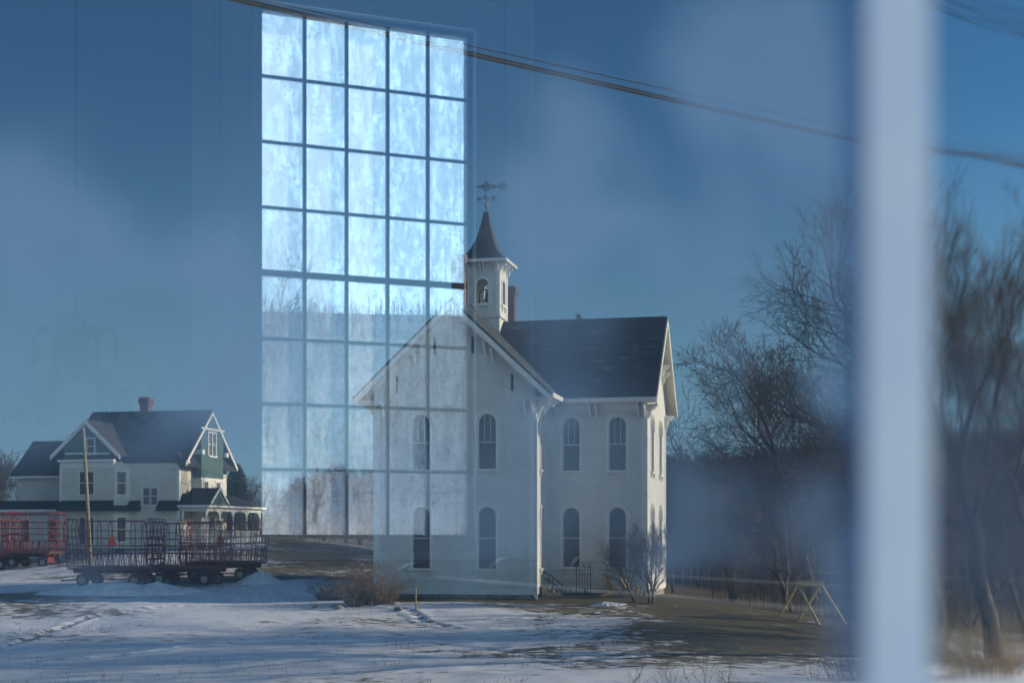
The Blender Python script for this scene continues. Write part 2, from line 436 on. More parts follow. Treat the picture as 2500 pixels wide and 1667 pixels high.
def frost_mat():
    m, n, o = newmat('frosted glass')
    t = N(n, 'ShaderNodeTexCoord')
    tr = N(n, 'ShaderNodeBsdfTransparent'); tr.inputs['Color'].default_value = (.98, .99, 1, 1)
    tl = N(n, 'ShaderNodeBsdfTranslucent'); tl.inputs['Color'].default_value = (.93, .97, 1, 1)
    mix = N(n, 'ShaderNodeMixShader'); n.links.new(tr.outputs[0], mix.inputs[1]); n.links.new(tl.outputs[0], mix.inputs[2])
    # feathery ice: warped fine noise, long vertical runs lower down
    n1 = N(n, 'ShaderNodeTexNoise', Scale=11.0, Detail=10.0, Roughness=.75, Distortion=1.8); n.links.new(t.outputs['Object'], n1.inputs['Vector'])
    mp = N(n, 'ShaderNodeMapping'); mp.inputs['Scale'].default_value = (20, 20, 4.5); n.links.new(t.outputs['Object'], mp.inputs['Vector'])
    n2 = N(n, 'ShaderNodeTexNoise', Scale=1.0, Detail=6.0, Roughness=.65); n.links.new(mp.outputs[0], n2.inputs['Vector'])
    av = N(n, 'ShaderNodeMath', operation='ADD'); n.links.new(n1.outputs['Fac'], av.inputs[0]); n.links.new(n2.outputs['Fac'], av.inputs[1])
    sx = N(n, 'ShaderNodeSeparateXYZ'); n.links.new(t.outputs['Object'], sx.inputs[0])
    # upper sash fully frosted, lower sash clears in places
    zr = N(n, 'ShaderNodeMapRange'); zr.inputs['From Min'].default_value = 1.7; zr.inputs['From Max'].default_value = 2.1
    zr.inputs['To Min'].default_value = 0.0; zr.inputs['To Max'].default_value = .10
    n.links.new(sx.outputs['Z'], zr.inputs['Value'])
    a2 = N(n, 'ShaderNodeMath', operation='ADD'); n.links.new(av.outputs[0], a2.inputs[0]); n.links.new(zr.outputs[0], a2.inputs[1])
    rr = N(n, 'ShaderNodeMapRange'); rr.inputs['From Min'].default_value = .80; rr.inputs['From Max'].default_value = 1.16
    rr.inputs['To Min'].default_value = .18; rr.inputs['To Max'].default_value = .7
    n.links.new(a2.outputs[0], rr.inputs['Value']); n.links.new(rr.outputs[0], mix.inputs[0])
    n.links.new(mix.outputs[0], o.inputs[0])
    return m
frost = frost_mat()

def window(name, g, y, depth, bar_w, frame_m, pane_fn, meeting_row, label, trim_side):
    r = empty(name, HALL_LOC, TH, label, 'window')
    x0, z0 = g['x0'], g['z0']; x1 = x0 + g['cols'] * g['px']; z1 = z0 + g['rows'] * g['pz']
    mb = MB(); f = .06
    mb.box(x0 - f, x0, y - depth / 2, y + depth / 2, z0 - f, z1 + f); mb.box(x1, x1 + f, y - depth / 2, y + depth / 2, z0 - f, z1 + f)
    mb.box(x0, x1, y - depth / 2, y + depth / 2, z1, z1 + f); mb.box(x0, x1, y - depth / 2, y + depth / 2, z0 - f, z0)
    mb.build('frame', frame_m, r)
    h = bar_w / 2; dd = depth * .42
    for i in range(1, g['cols']):
        xx = x0 + i * g['px']; mb = MB()
        # wide bar: thin slip shaped to tilt towards the sun; narrow bars moulded
        pr = [(xx - h, y + .0008, z0), (xx - h, y - .0020, z0), (xx - h * .4, y - .0016, z0), (xx + h * .3, y - .0011, z0), (xx + h, y - .0005, z0), (xx + h, y + .0008, z0)] if bar_w > .027 else [(xx - h, y + dd, z0), (xx - h, y - dd * .3, z0), (xx - h * .45, y - dd, z0), (xx + h * .45, y - dd, z0), (xx + h, y - dd * .3, z0), (xx + h, y + dd, z0)]
        mb.prism(pr, (0, 0, z1 - z0)); mb.build('muntin', frame_m, r)
    for j in range(1, g['rows']):
        zz = z0 + j * g['pz']; mb = MB(); hh = h * .95
        if j == meeting_row: hh = h * 2.0
        for i in range(g['cols']):
            a = x0 + i * g['px'] + (h if i else 0); b = x0 + (i + 1) * g['px'] - (h if i < g['cols'] - 1 else 0)
            mb.box(a, b, y - dd * .5, y + dd * .3, zz - hh, zz + hh)
        mb.build('meeting_rail' if j == meeting_row else 'glazing_bar', frame_m, r)
    for i in range(g['cols']):
        for j in range(g['rows']):
            a = x0 + i * g['px']; b = a + g['px']; c = z0 + j * g['pz']; d = c + g['pz']
            mb = MB(); mb.quad((a + .002, y, c + .002), (b - .002, y, c + .002), (b - .002, y, d - .002), (a + .002, y, d - .002))
            mb.build('pane', pane_fn(i, j), r)
    return r
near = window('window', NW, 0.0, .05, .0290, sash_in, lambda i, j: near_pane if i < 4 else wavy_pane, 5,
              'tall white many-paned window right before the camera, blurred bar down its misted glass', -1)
rear = window('window', RWIN, -RW - .10, .06, .024, mat('shaded sash paint', (.42, .47, .52), .6), lambda i, j: frost, 4,
              'bright frosted window of forty panes mirrored in the near glass', -1)
# moulded casing round the rear window
x0, x1, z0, z1 = hole(RWIN, .03)
mb = MB()
for (e0, e1, p) in ((.0, .07, .03), (.07, .24, .012), (.24, .30, .055), (.30, .34, .035), (.34, .50, .02)):
    mb.box(x0 - e1, x0 - e0, -RW, -RW + p, z0 - .1, z1 + e1); mb.box(x1 + e0, x1 + e1, -RW, -RW + p, z0 - .1, z1 + e1)
    mb.box(x0 - e0, x1 + e0, -RW, -RW + p, z1 + e0, z1 + e1)
mb.build('casing', casing, rear)
mb = MB(); mb.box(x0 - .5, x1 + .5, -RW, -RW + .12, z0 - .16, z0 - .1); mb.build('sill', casing, rear)

# ---- pews: their lit top rails and dark curled ends show low in the glass
pewm = mat('dark stained pew wood', (.07, .04, .03), .35, (.05, .03, .02), scale=4)
railm = mat('pew rail tinted as lit', (.16, .19, .24), .5)  # the blue lit look of the rails is put into their colour
def pew(u, w0, w1, label):
    r = empty('pew', HALL_LOC + D2 * u + N2 * w0, TH, label, 'pew', 'pews in the dim hall behind the glass')
    L = w1 - w0
    mb = MB(); mb.hexa([(0, -L, .42), (.05, -L, .42), (.05, 0, .42), (0, 0, .42), (.12, -L, .95), (.15, -L, .95), (.15, 0, .95), (.12, 0, .95)]); mb.build('backrest', railm, r)
    mb = MB(); mb.box(-.42, .02, -L, 0, .40, .44); mb.build('seat', pewm, r)
    mb = MB(); mb.box(.09, .19, -L, 0, .95, .99); mb.build('top_rail', railm, r)
    for yy in (0.0, -L - .05):
        prof = []
        for k in range(17):
            a = PI * k / 16
            prof.append((.10 + .11 * math.cos(a), yy, .93 + .11 * math.sin(a)))
        prof += [(-.02, yy, .70), (-.10, yy, .58), (-.44, yy, .52), (-.44, yy, 0), (.20, yy, 0), (.20, yy, .55)]
        mb = MB(); mb.prism(prof, (0, .05, 0)); mb.build('end_panel', pewm, r)
    r.location.z = FLOOR
    return r
pew(1.60, 1.9, 4.73, 'pew reflected below the left windows of the schoolhouse, leftmost dark curled end')
pew(2.45, 2.6, 5.90, 'pew whose dark curled end is reflected over the lower middle arched window')
pew(3.30, 3.2, 6.82, 'pew whose dark curled end is reflected beside the iron gate')

# ---- chandelier hanging at the left
ch_c = HALL_LOC + D2 * .74 + N2 * 8.06
r = empty('chandelier', ch_c, TH, 'dark metal chandelier with curved arms, a faint reflection over the left sky', 'chandelier')
cz = 1.04
chm = mat('dark brass', (.008, .008, .01), .9, spec=.05)
mb = MB(); mb.lathe([(.02, -.17), (.035, -.14), (.05, -.10), (.10, -.04), (.12, 0), (.10, .03), (.05, .05), (.045, .09), (.06, .12), (.055, .17), (.03, .20), (.012, .22)], (0, 0, cz), 14)
mb.build('body', chm, r, True)
mb = MB(); mb.tube([(0, 0, cz + .2), (0, 0, CEIL)], .008, 6); mb.build('stem', chm, r)
for k in range(6):
    a = 2 * PI * k / 6 + .1; c, s_ = math.cos(a), math.sin(a)
    pr = [(.11, -.12), (.115, .08), (.14, .13), (.19, .13), (.22, .08), (.225, -.12), (.25, -.14), (.27, -.26), (.31, -.36), (.38, -.40), (.44, -.34), (.46, -.26)]
    mb = MB(); mb.tube([(c * x, s_ * x, cz + z) for x, z in pr], .020, 6)
    mb.lathe([(.03, -.15), (.045, -.13), (.03, -.11)], (c * .225, s_ * .225, cz), 8)
    am = mb.build('arm', chm, r, True)
    mb = MB(); mb.lathe([(.035, -.25), (.07, -.22), (.09, -.14), (.085, -.13)], (c * .46, s_ * .46, cz), 12); mb.build('lamp_shade', mat('smoky glass shade', (.25, .3, .36), .4) if k == 0 else bpy.data.materials['smoky glass shade'], am, True)
# ------------------------------------------------------------------ ground
CTRL = [  # px, depth, z
 (-300, 30, -5.0), (1250, 30, -5.2), (2800, 30, -5.3), (-200, 45, -4.75), (600, 45, -4.72), (1250, 45, -4.72), (1900, 45, -4.8), (2600, 45, -5.0),
 (0, 62, -4.0), (600, 62, -4.1), (1250, 60, -4.15), (1700, 60, -4.2), (2050, 60, -4.6), (2500, 60, -5.2),
 (100, 72, -3.35), (700, 70, -3.5), (1100, 72, -3.5), (1400, 72, -3.52), (1650, 74, -3.5), (1900, 72, -4.1), (2150, 75, -4.9), (2500, 75, -5.6),
 (300, 84, -3.07), (500, 84, -3.05), (80, 102, -2.35), (300, 98, -1.9), (800, 82, -3.2), (900, 90, -2.6), (1250, 90, -3.3), (1550, 92, -3.4), (1700, 90, -4.0), (1950, 92, -5.4),
 (100, 110, -1.2), (300, 108, -1.0), (520, 104, -1.15), (700, 105, -1.3), (780, 120, -.7), (1000, 125, -1.5), (1600, 120, -5.0), (1900, 120, -6.6), (2400, 120, -7),
 (0, 160, -.6), (500, 160, -.3), (900, 170, -.8), (1600, 180, -6.2), (2200, 190, -6.5), (0, 300, -.5), (600, 320, 0), (1000, 330, -2), (1700, 290, -6.0), (2300, 290, -5.0)]
cp = np.array([((px - 1250) / FPX * Y, Y, z) for px, Y, z in CTRL])
ctx = np.column_stack([cp[:, 0] * .9, cp[:, 1]])
def tps(r2): return np.where(r2 > 1e-9, r2 * np.log(np.maximum(r2, 1e-9)) * .5, 0)
nC = len(cp)
K = tps(((ctx[:, None, :] - ctx[None, :, :]) ** 2).sum(-1)) + np.eye(nC) * 8.0
Pm = np.column_stack([np.ones(nC), ctx])
A = np.zeros((nC + 3, nC + 3)); A[:nC, :nC] = K; A[:nC, nC:] = Pm; A[nC:, :nC] = Pm.T
sol = np.linalg.solve(A, np.concatenate([cp[:, 2], np.zeros(3)]))
def sm(x, a, b):
    t = np.clip((x - a) / (b - a), 0, 1); return t * t * (3 - 2 * t)
RD = np.array([.615, -.788])
def ground(x, y):
    x = np.asarray(x, float); y = np.asarray(y, float)
    sh = x.shape; x = x.ravel(); y = y.ravel()
    q = np.column_stack([x * .9, y])
    z = np.zeros(len(x))
    for i in range(0, len(x), 20000):
        d2 = ((q[i:i + 20000, None, :] - ctx[None]) ** 2).sum(-1)
        z[i:i + 20000] = tps(d2) @ sol[:nC] + sol[nC] + q[i:i + 20000] @ sol[nC + 1:]
    r = np.hypot(x, y); az = np.degrees(np.arctan2(x, np.maximum(y, 1e-6)))
    far = np.where(az > 3, -4.5, -.8)
    wgt = sm(r, 200, 320)
    fwd = z * (1 - wgt) + far * wgt
    fwd = np.clip(fwd, -9, 3)
    # beyond the field the ground rises: wooded ridge on the right, low rise left
    ridge = (25 * sm(az, -4, 5) + 9 * sm(az, 6, 16)) * sm(r, 300, 600) + 8 * sm(r, 500, 1500)
    fwd = fwd + ridge
    # behind the hall a snowy hillside climbs away from the road
    along = x * RD[0] + y * RD[1]
    back = -4.6 + .174 * np.maximum(along - 16, 0) * (1 - .35 * sm(along, 280, 700)) + 1.5 * np.sin(along * .07 + x * .03) * sm(along, 20, 60)
    back = np.minimum(back, 62 + 3 * np.sin(x * .02))
    k = sm(y, -12, 26)
    return (back * (1 - k) + fwd * k).reshape(sh)

az = np.concatenate([np.arange(-26, 26, .16), np.arange(26, 110, 1.2), np.arange(110, 178, .7), np.arange(178, 334, 2.5)])
rr_ = np.concatenate([np.linspace(14, 38, 40), np.linspace(38.15, 76, 250), np.linspace(76.5, 120, 90), np.geomspace(121, 5200, 110)])
rr_ = np.concatenate([[0.01, 4, 9], rr_])
AZ, RR = np.meshgrid(np.radians(az), rr_)
GX = RR * np.sin(AZ); GY = RR * np.cos(AZ)
GZ = ground(GX, GY)
# small hummocks and drifts
def vnoise(x, y, s, seed):
    rng = np.random.RandomState(seed); T = rng.rand(128, 128)
    fx = x / s; fy = y / s; ix = np.floor(fx).astype(int); iy = np.floor(fy).astype(int); fx = fx - ix; fy = fy - iy
    fx = fx * fx * (3 - 2 * fx); fy = fy * fy * (3 - 2 * fy)
    g = lambda a, b: T[a % 128, b % 128]
    return (g(ix, iy) * (1 - fx) + g(ix + 1, iy) * fx) * (1 - fy) + (g(ix, iy + 1) * (1 - fx) + g(ix + 1, iy + 1) * fx) * fy - .5
near_k = 1 - sm(RR, 90, 200)
# lines of old footprints
def seen(px, py):
    t0, t1 = 30.0, 110.0
    for _ in range(40):
        Y = (t0 + t1) / 2; x = (px - 1250) / FPX * Y
        if float(ground(np.array([x]), np.array([Y]))[0]) > (HORIZON - py) / FPX * Y: t1 = Y
        else: t0 = Y
    return np.array([(px - 1250) / FPX * Y, Y])
TR = [[(-20, 1578), (42, 1568), (176, 1518), (291, 1491), (402, 1480), (520, 1478)], [(-20, 1616), (214, 1604), (402, 1591), (497, 1574), (597, 1562), (700, 1556)], [(940, 1478), (1000, 1488), (1022, 1500), (1030, 1512), (1120, 1530)], [(1300, 1512), (1420, 1500), (1560, 1492)]]
track = np.full(GX.shape, 9.0); step = np.zeros(GX.shape)
msk = (RR > 36) & (RR < 80) & (AZ < .5) & (AZ > -.5)
gxm, gym = GX[msk], GY[msk]; tm_ = np.full(gxm.shape, 9.0); st_ = np.zeros(gxm.shape)
for t_ in TR:
    q = [seen(*a) for a in t_]; run = 0
    for a, b in zip(q, q[1:]):
        L_ = np.linalg.norm(b - a); dd_ = (b - a) / L_
        u_ = np.clip((gxm - a[0]) * dd_[0] + (gym - a[1]) * dd_[1], 0, L_)
        ds_ = np.hypot(gxm - a[0] - dd_[0] * u_, gym - a[1] - dd_[1] * u_)
        n_ = ds_ < tm_; tm_ = np.where(n_, ds_, tm_); st_ = np.where(n_, run + u_, st_); run += L_
pr_ = -.13 * np.exp(-(tm_ / .22) ** 2) * (.45 + .55 * np.cos(st_ * 2 * PI / .75)) + .06 * np.exp(-((tm_ - .38) / .16) ** 2)
GZ[msk] += pr_
GZ += near_k * (.26 * vnoise(GX + 1.2 * GY, GY, 9.0, 1) + .10 * vnoise(GX, GY, 2.6, 2) + .05 * vnoise(GX, GY, .9, 3))
GZ += (1 - near_k) * 2.0 * vnoise(GX, GY, 60, 4) * sm(RR, 200, 500)
na = len(az)
verts = np.column_stack([GX.ravel(), GY.ravel(), GZ.ravel()])
faces = []
for i in range(len(rr_) - 1):
    b = i * na
    for j in range(na): 
        j2 = (j + 1) % na
        faces.append((b + j, b + j2, b + na + j2, b + na + j))
me = bpy.data.meshes.new('ground'); me.from_pydata(verts.tolist(), [], faces); me.update(); me.shade_smooth()
# how much snow lies where
VX, VY = verts[:, 0], verts[:, 1]
vr = np.hypot(VX, VY); pxv = np.where(VY > 5, VX / np.maximum(VY, 1) * FPX + 1250, 0)
snow = np.full(len(VX), .80)
snow = np.where(VY > 0, .77 - .30 * sm(pxv, 1000, 1700) * sm(VY, 43, 56), .74)
snow = np.where(VY > 0, snow - .26 * sm(pxv, 1400, 1850) * sm(VY, 48, 64), snow)
snow = np.where((VY > 40) & (VY < 120), snow + .20 * sm(pxv, 2150, 2300), snow)
snow = np.where((VY > 73) & (pxv > 860), snow - .45, snow)
snow = np.where((VY > 45) & (VY < 80), snow - .20 * sm(VY, 60, 67) * (1 - sm(pxv, 150, 560)), snow)
snow = np.where((VY > 86) & (pxv < 1000), .62 - .2 * sm(pxv, 600, 700), snow)
snow = np.where((VY > 100) & (pxv > 1300), .02, snow)
snow = np.where((VY > 200), .10, snow)
snow = np.where((VY > 0) & (vr > 330) , .05, snow)
tk = np.zeros(GX.shape); tk[msk] = np.exp(-(tm_ / .25) ** 2); snow = snow - .10 * tk.ravel()
snow = np.where((VY < 45) & (VY > 0), .78 - .18 * (1 - sm(VY, 42, 46)), snow)
at = me.attributes.new('snow', 'FLOAT', 'POINT'); at.data.foreach_set('value', snow.astype(np.float32))
def ground_mat():
    m, n, o = newmat('snow and winter grass')
    b = N(n, 'ShaderNodeBsdfPrincipled'); b.inputs['Specular IOR Level'].default_value = .15; n.links.new(b.outputs[0], o.inputs[0])
    g = N(n, 'ShaderNodeNewGeometry'); a = N(n, 'ShaderNodeAttribute', attribute_name='snow')
    mp = N(n, 'ShaderNodeMapping'); mp.inputs['Scale'].default_value = (.7, 1.0, 1.0); n.links.new(g.outputs['Position'], mp.inputs['Vector'])
    n1 = N(n, 'ShaderNodeTexNoise', Scale=.16, Detail=4.0); n.links.new(mp.outputs[0], n1.inputs['Vector'])
    n2 = N(n, 'ShaderNodeTexNoise', Scale=1.7, Detail=10.0, Roughness=.78); n.links.new(mp.outputs[0], n2.inputs['Vector'])
    m1 = N(n, 'ShaderNodeMath', operation='MULTIPLY_ADD'); n.links.new(n1.outputs['Fac'], m1.inputs[0]); m1.inputs[1].default_value = .55
    n.links.new(n2.outputs['Fac'], m1.inputs[2])           # ~ .5 + .27
    th = N(n, 'ShaderNodeMapRange'); n.links.new(a.outputs['Fac'], th.inputs['Value']); th.inputs['To Min'].default_value = 1.12; th.inputs['To Max'].default_value = .50
    sb = N(n, 'ShaderNodeMath', operation='SUBTRACT'); n.links.new(m1.outputs[0], sb.inputs[0]); n.links.new(th.outputs[0], sb.inputs[1])
    r = N(n, 'ShaderNodeMapRange'); n.links.new(sb.outputs[0], r.inputs['Value']); r.inputs['From Min'].default_value = -.03; r.inputs['From Max'].default_value = .05
    gc = N(n, 'ShaderNodeTexNoise', Scale=9.0, Detail=6.0, Roughness=.8); n.links.new(mp.outputs[0], gc.inputs['Vector'])
    rp = N(n, 'ShaderNodeValToRGB'); n.links.new(gc.outputs['Fac'], rp.inputs['Fac'])
    e = rp.color_ramp.elements; e[0].position = .3; e[0].color = (.05, .05, .028, 1); e[1].position = .7; e[1].color = (.20, .16, .09, 1)
    mc = N(n, 'ShaderNodeMix', data_type='RGBA'); n.links.new(r.outputs[0], mc.inputs['Factor']); n.links.new(rp.outputs[0], mc.inputs['A']); mc.inputs['B'].default_value = (.76, .78, .83, 1)
    n.links.new(mc.outputs['Result'], b.inputs['Base Color'])
    b.inputs['Roughness'].default_value = .75
    n3 = N(n, 'ShaderNodeTexNoise', Scale=3.5, Detail=8.0, Roughness=.7); n.links.new(mp.outputs[0], n3.inputs['Vector'])
    h = N(n, 'ShaderNodeMath', operation='MULTIPLY_ADD'); n.links.new(r.outputs[0], h.inputs[0]); h.inputs[1].default_value = .35; n.links.new(n3.outputs['Fac'], h.inputs[2])
    bm = N(n, 'ShaderNodeBump', Strength=1.0); bm.inputs['Distance'].default_value = .055; n.links.new(h.outputs[0], bm.inputs['Height']); n.links.new(bm.outputs[0], b.inputs['Normal'])
    return m
GM = ground_mat(); me.materials.append(GM)
go = bpy.data.objects.new('ground', me); COL.objects.link(go); tag(go, kind='structure')
def gz(x, y): return float(ground(np.array([x]), np.array([y]))[0])
def G(px, Y, dz=0.0):
    x = (px - 1250) / FPX * Y
    return Vector((x, Y, gz(x, Y) + dz))
# ------------------------------------------------------------------ walls with real openings
def arch_top(o, s):
    """height of the opening head at s; o=(centre, width, sill, crown, arched)"""
    c, wd, zs, zc, ar = o
    if not ar: return zc
    r = wd / 2; x = min(1.0, abs(s - c) / r)
    return zc - r + r * math.sqrt(max(0, 1 - x * x))
def wall_panel(mb, O, A, Nn, s0, s1, zb, top, ops=(), dep=.14, back=False, extra=()):
    """wall in plane O + s*A + z*Z, outward normal Nn; top is a number or function of s"""
    O = Vector(O); A = Vector(A); Nn = Vector(Nn); Z = Vector((0, 0, 1))
    tf = top if callable(top) else (lambda s: top)
    xs = {s0, s1, *extra}
    for o in ops:
        c, wd = o[0], o[1]
        k = 12 if o[4] else 1
        for i in range(k + 1): xs.add(round(c - wd / 2 * math.cos(PI * i / k), 5))
    xs = sorted(x for x in xs if s0 - 1e-6 <= x <= s1 + 1e-6)
    p = lambda s, z, d=0: O + A * s + Z * z - Nn * d
    ds = (0, dep) if back else (0,)
    for a, b in zip(xs, xs[1:]):
        m = (a + b) / 2
        hs = sorted([o for o in ops if o[0] - o[1] / 2 < m < o[0] + o[1] / 2], key=lambda o: o[2])
        for d in ds:
            za = zbb = zb
            for o in hs:
                mb.quad(p(a, za, d), p(b, zbb, d), p(b, o[2], d), p(a, o[2], d))
                za = arch_top(o, a); zbb = arch_top(o, b)
            mb.quad(p(a, za, d), p(b, zbb, d), p(b, tf(b), d), p(a, tf(a), d))
        for o in hs:
            mb.quad(p(a, arch_top(o, a)), p(b, arch_top(o, b)), p(b, arch_top(o, b), dep), p(a, arch_top(o, a), dep))
            mb.quad(p(a, o[2]), p(b, o[2]), p(b, o[2], dep), p(a, o[2], dep))
    for o in ops:
        for sg in (-1, 1):
            s = o[0] + sg * o[1] / 2; zt = arch_top(o, s)
            mb.quad(p(s, o[2]), p(s, zt), p(s, zt, dep), p(s, o[2], dep))
def arch_ring(mb, p, c, w_in, w_out, zs, zc, arched, d0, d1, foot=None):
    """raised band round an opening"""
    ri, ro = w_in / 2, w_out / 2
    inner = [(c - ri, zs)]; outer = [(c - ro, foot if foot is not None else zs)]
    if foot is not None: inner = [(c - ri, foot)]
    if arched:
        for i in range(17):
            a = PI - PI * i / 16
            inner.append((c + ri * math.cos(a), zc - ri + ri * math.sin(a))); outer.append((c + ro * math.cos(a), zc - ri + ro * math.sin(a)))
    else:
        e = ro - ri
        inner += [(c - ri, zc), (c + ri, zc)]; outer += [(c - ro, zc + e), (c + ro, zc + e)]
    inner.append((c + ri, inner[0][1])); outer.append((c + ro, outer[0][1]))
    for i in range(len(inner) - 1):
        a, b, cc, d = inner[i], inner[i + 1], outer[i + 1], outer[i]
        mb.hexa([p(a[0], a[1], d0), p(b[0], b[1], d0), p(cc[0], cc[1], d0), p(d[0], d[1], d0),
                 p(a[0], a[1], d1), p(b[0], b[1], d1), p(cc[0], cc[1], d1), p(d[0], d[1], d1)])
def add_window(parent, O, A, Nn, o, trim, glass, casing_w=.13, hood=True, rail=True, bars=0, dep=.12, label=None, name='window', sillw=.25):
    O = Vector(O); A = Vector(A); Nn = Vector(Nn); Z = Vector((0, 0, 1))
    p = lambda s, z, d=0: O + A * s + Z * z + Nn * d
    c, wd, zs, zc, ar = o
    mb = MB(); arch_ring(mb, p, c, wd, wd + 2 * casing_w, zs, zc, ar, .0, .04)
    if hood and ar:
        arch_ring(mb, p, c, wd + 2 * casing_w + .02, wd + 2 * casing_w + .20, zs, zc + casing_w + .01, True, .003, .09, foot=zc - wd / 2 - .25)
    wn = mb.build(name, trim, parent)
    if label: wn['label'] = label
    mb = MB(); mb.prism([p(c - wd / 2 - sillw, zs - .12, 0), p(c + wd / 2 + sillw, zs - .12, 0), p(c + wd / 2 + sillw, zs - .003, 0), p(c - wd / 2 - sillw, zs - .003, 0)], Nn * .13)
    if ar:
        for sg in (-1, 1): mb.prism([p(c + sg * (wd / 2 + .12) - .05, zs - .35, 0), p(c + sg * (wd / 2 + .12) + .05, zs - .35, 0), p(c + sg * (wd / 2 + .12) + .05, zs - .123, 0), p(c + sg * (wd / 2 + .12) - .05, zs - .123, 0)], Nn * .09)
    mb.build('sill', trim, wn)
    # pane
    mb = MB(); out = [p(c - wd / 2, zs, -dep), p(c + wd / 2, zs, -dep)]
    if ar:
        for i in range(17):
            a = PI * i / 16; out.append(p(c + wd / 2 * math.cos(a), zc - wd / 2 + wd / 2 * math.sin(a), -dep))
    else: out += [p(c + wd / 2, zc, -dep), p(c - wd / 2, zc, -dep)]
    mb.add(out, [tuple(range(len(out)))]); mb.build('pane', glass, wn)
    mb = MB(); e = -dep + .003
    def hb(z, h): mb.prism([p(c - wd / 2, z - h, e), p(c + wd / 2, z - h, e), p(c + wd / 2, z + h, e), p(c - wd / 2, z + h, e)], Nn * .04)
    def vb(s, h, z0, z1): mb.prism([p(s - h, z0, e), p(s + h, z0, e), p(s + h, z1, e), p(s - h, z1, e)], Nn * .035)
    mid = (zs + zc) / 2 + (-.05 if ar else 0)
    if rail: hb(mid, .022 if ar else .035)
    for k in range(1, bars): vb(c - wd / 2 + wd * k / bars, .012, mid + .03, arch_top(o, c - wd / 2 + wd * k / bars))
    arch_ring(mb, lambda s, z, d=0: p(s, z, d), c, wd - .09, wd - .004, zs, zc - .045, ar, e, e + .03)
    mb.build('sash', trim, wn)
    return wn

# ------------------------------------------------------------------ the schoolhouse
SCH = empty('schoolhouse', (1.23, 75.0, 0), -R(12.5), 'large pale clapboard schoolhouse with a belfry and rows of arched windows', 'schoolhouse')
X, Y_, = Vector((1, 0, 0)), Vector((0, 1, 0))
ZB, ZR, ZE = -3.2, 12.5, 7.35
FWD = 8.9
rl = lambda s: ZR - .30 - .945 * abs(s + 4.45)          # underside of the front gable
winL = [(-6.26, 1.0, -1.83, 1.48, True), (-2.62, 1.0, -1.83, 1.48, True), (-6.26, 1.0, 3.46, 6.41, True), (-2.62, 1.0, 3.46, 6.41, True)]
mb = MB()
wall_panel(mb, (0, 0, 0), X, -Y_, -FWD, 0, ZB, rl, winL, extra=(-4.45,))
mb.build('front_gable_wall', M['clap'], SCH)
sideW = [(1.85, .9, -1.83, 1.48, True), (1.85, .9, 3.46, 6.41, True)]
mb = MB(); wall_panel(mb, (0, 0, 0), Y_, X, 0, 3.67, ZB, 8.0, sideW); mb.build('return_wall', M['clap'], SCH)
winW = [(1.26, .98, -1.8, 1.48, True), (3.83, .98, -1.8, 1.48, True), (1.26, .98, 3.48, 6.44, True), (3.83, .98, 3.48, 6.44, True)]
mb = MB(); wall_panel(mb, (0, 3.67, 0), X, -Y_, 0, 5.45, ZB, 8.0, winW); mb.build('wing_wall', M['clap'], SCH)
r2 = lambda t: ZR - .30 - .945 * abs(t - 4.5)
winE = [(2.35, .95, -1.8, 1.48, True), (6.3, .95, -1.8, 1.48, True), (2.35, .95, 3.48, 6.44, True), (6.3, .95, 3.48, 6.44, True)]
mb = MB(); wall_panel(mb, (5.45, 3.67, 0), Y_, X, 0, 9.0, ZB, r2, winE, extra=(4.5,)); mb.build('end_gable_wall', M['clap'], SCH)
mb = MB()
wall_panel(mb, (-FWD, 0, 0), Y_, -X, 0, 13.2, ZB, 8.0); wall_panel(mb, (0, 13.0, 0), X, Y_, -FWD, 5.45, ZB, 8.0)
mb.build('back_wall', M['clap'], SCH)
# dark liner so that no daylight leaks through the rooms
for o in winL: add_window(SCH, (0, 0, 0), X, -Y_, o, M['trim'], M['glass_shade'] if o[2] > 0 else M['glass'], bars=3 if o[2] > 0 else 0)
for o in winW: add_window(SCH, (0, 3.67, 0), X, -Y_, o, M['trim'], M['glass_shade'] if o[0] > 3 and o[2] > 0 else M['glass'], bars=3 if o[2] > 0 else 0)
for o in sideW: add_window(SCH, (0, 0, 0), Y_, X, o, M['trim'], M['glass'])
for o in winE: add_window(SCH, (5.45, 3.67, 0), Y_, X, o, M['trim'], M['glass'])
# narrow attic slit in the front gable
# foundation
mb = MB(); mb.box(-FWD + .06, -.06, .06, 12.6, -5.0, ZB); mb.box(-.06, 5.39, 3.73, 12.6, -5.2, ZB); mb.build('foundation', M['stone'], SCH)
mb = MB()
def board(x0, x1, y0, y1, z0=ZB, z1=ZE - .1):
    mb.box(x0, x1, y0, y1, z0, z1)
def cut():
    global mb
    mb.build('corner_board', M['trim'], SCH); mb = MB()
board(-FWD - .03, -FWD + .32, -.035, 0); cut(); board(-.34, .035, -.035, 0); board(0, .035, 0, .30); cut()
board(5.13, 5.485, 3.635, 3.67); board(5.45, 5.485, 3.67, 3.95); cut(); board(5.45, 5.485, 12.36, 12.70); cut()
mb = MB()
mb.box(-FWD, 0, -.05, 0, ZB - .02, ZB + .28); mb.box(0.036, 5.45, 3.62, 3.67, ZB - .02, ZB + .28); mb.box(5.45, 5.50, 3.96, 12.3, ZB - .02, ZB + .28)
mb.build('water_table', M['trim'], SCH)
mb = MB(); mb.tube([(.09, -.08, ZE - 1.3), (.09, -.08, ZB - .1), (.14, -.12, ZB - .45)], .05, 8); mb.tube([(.5, .4, ZE - .2), (.09, -.08, ZE - 1.3)], .05, 8); mb.build('downspout', M['trim'], SCH)
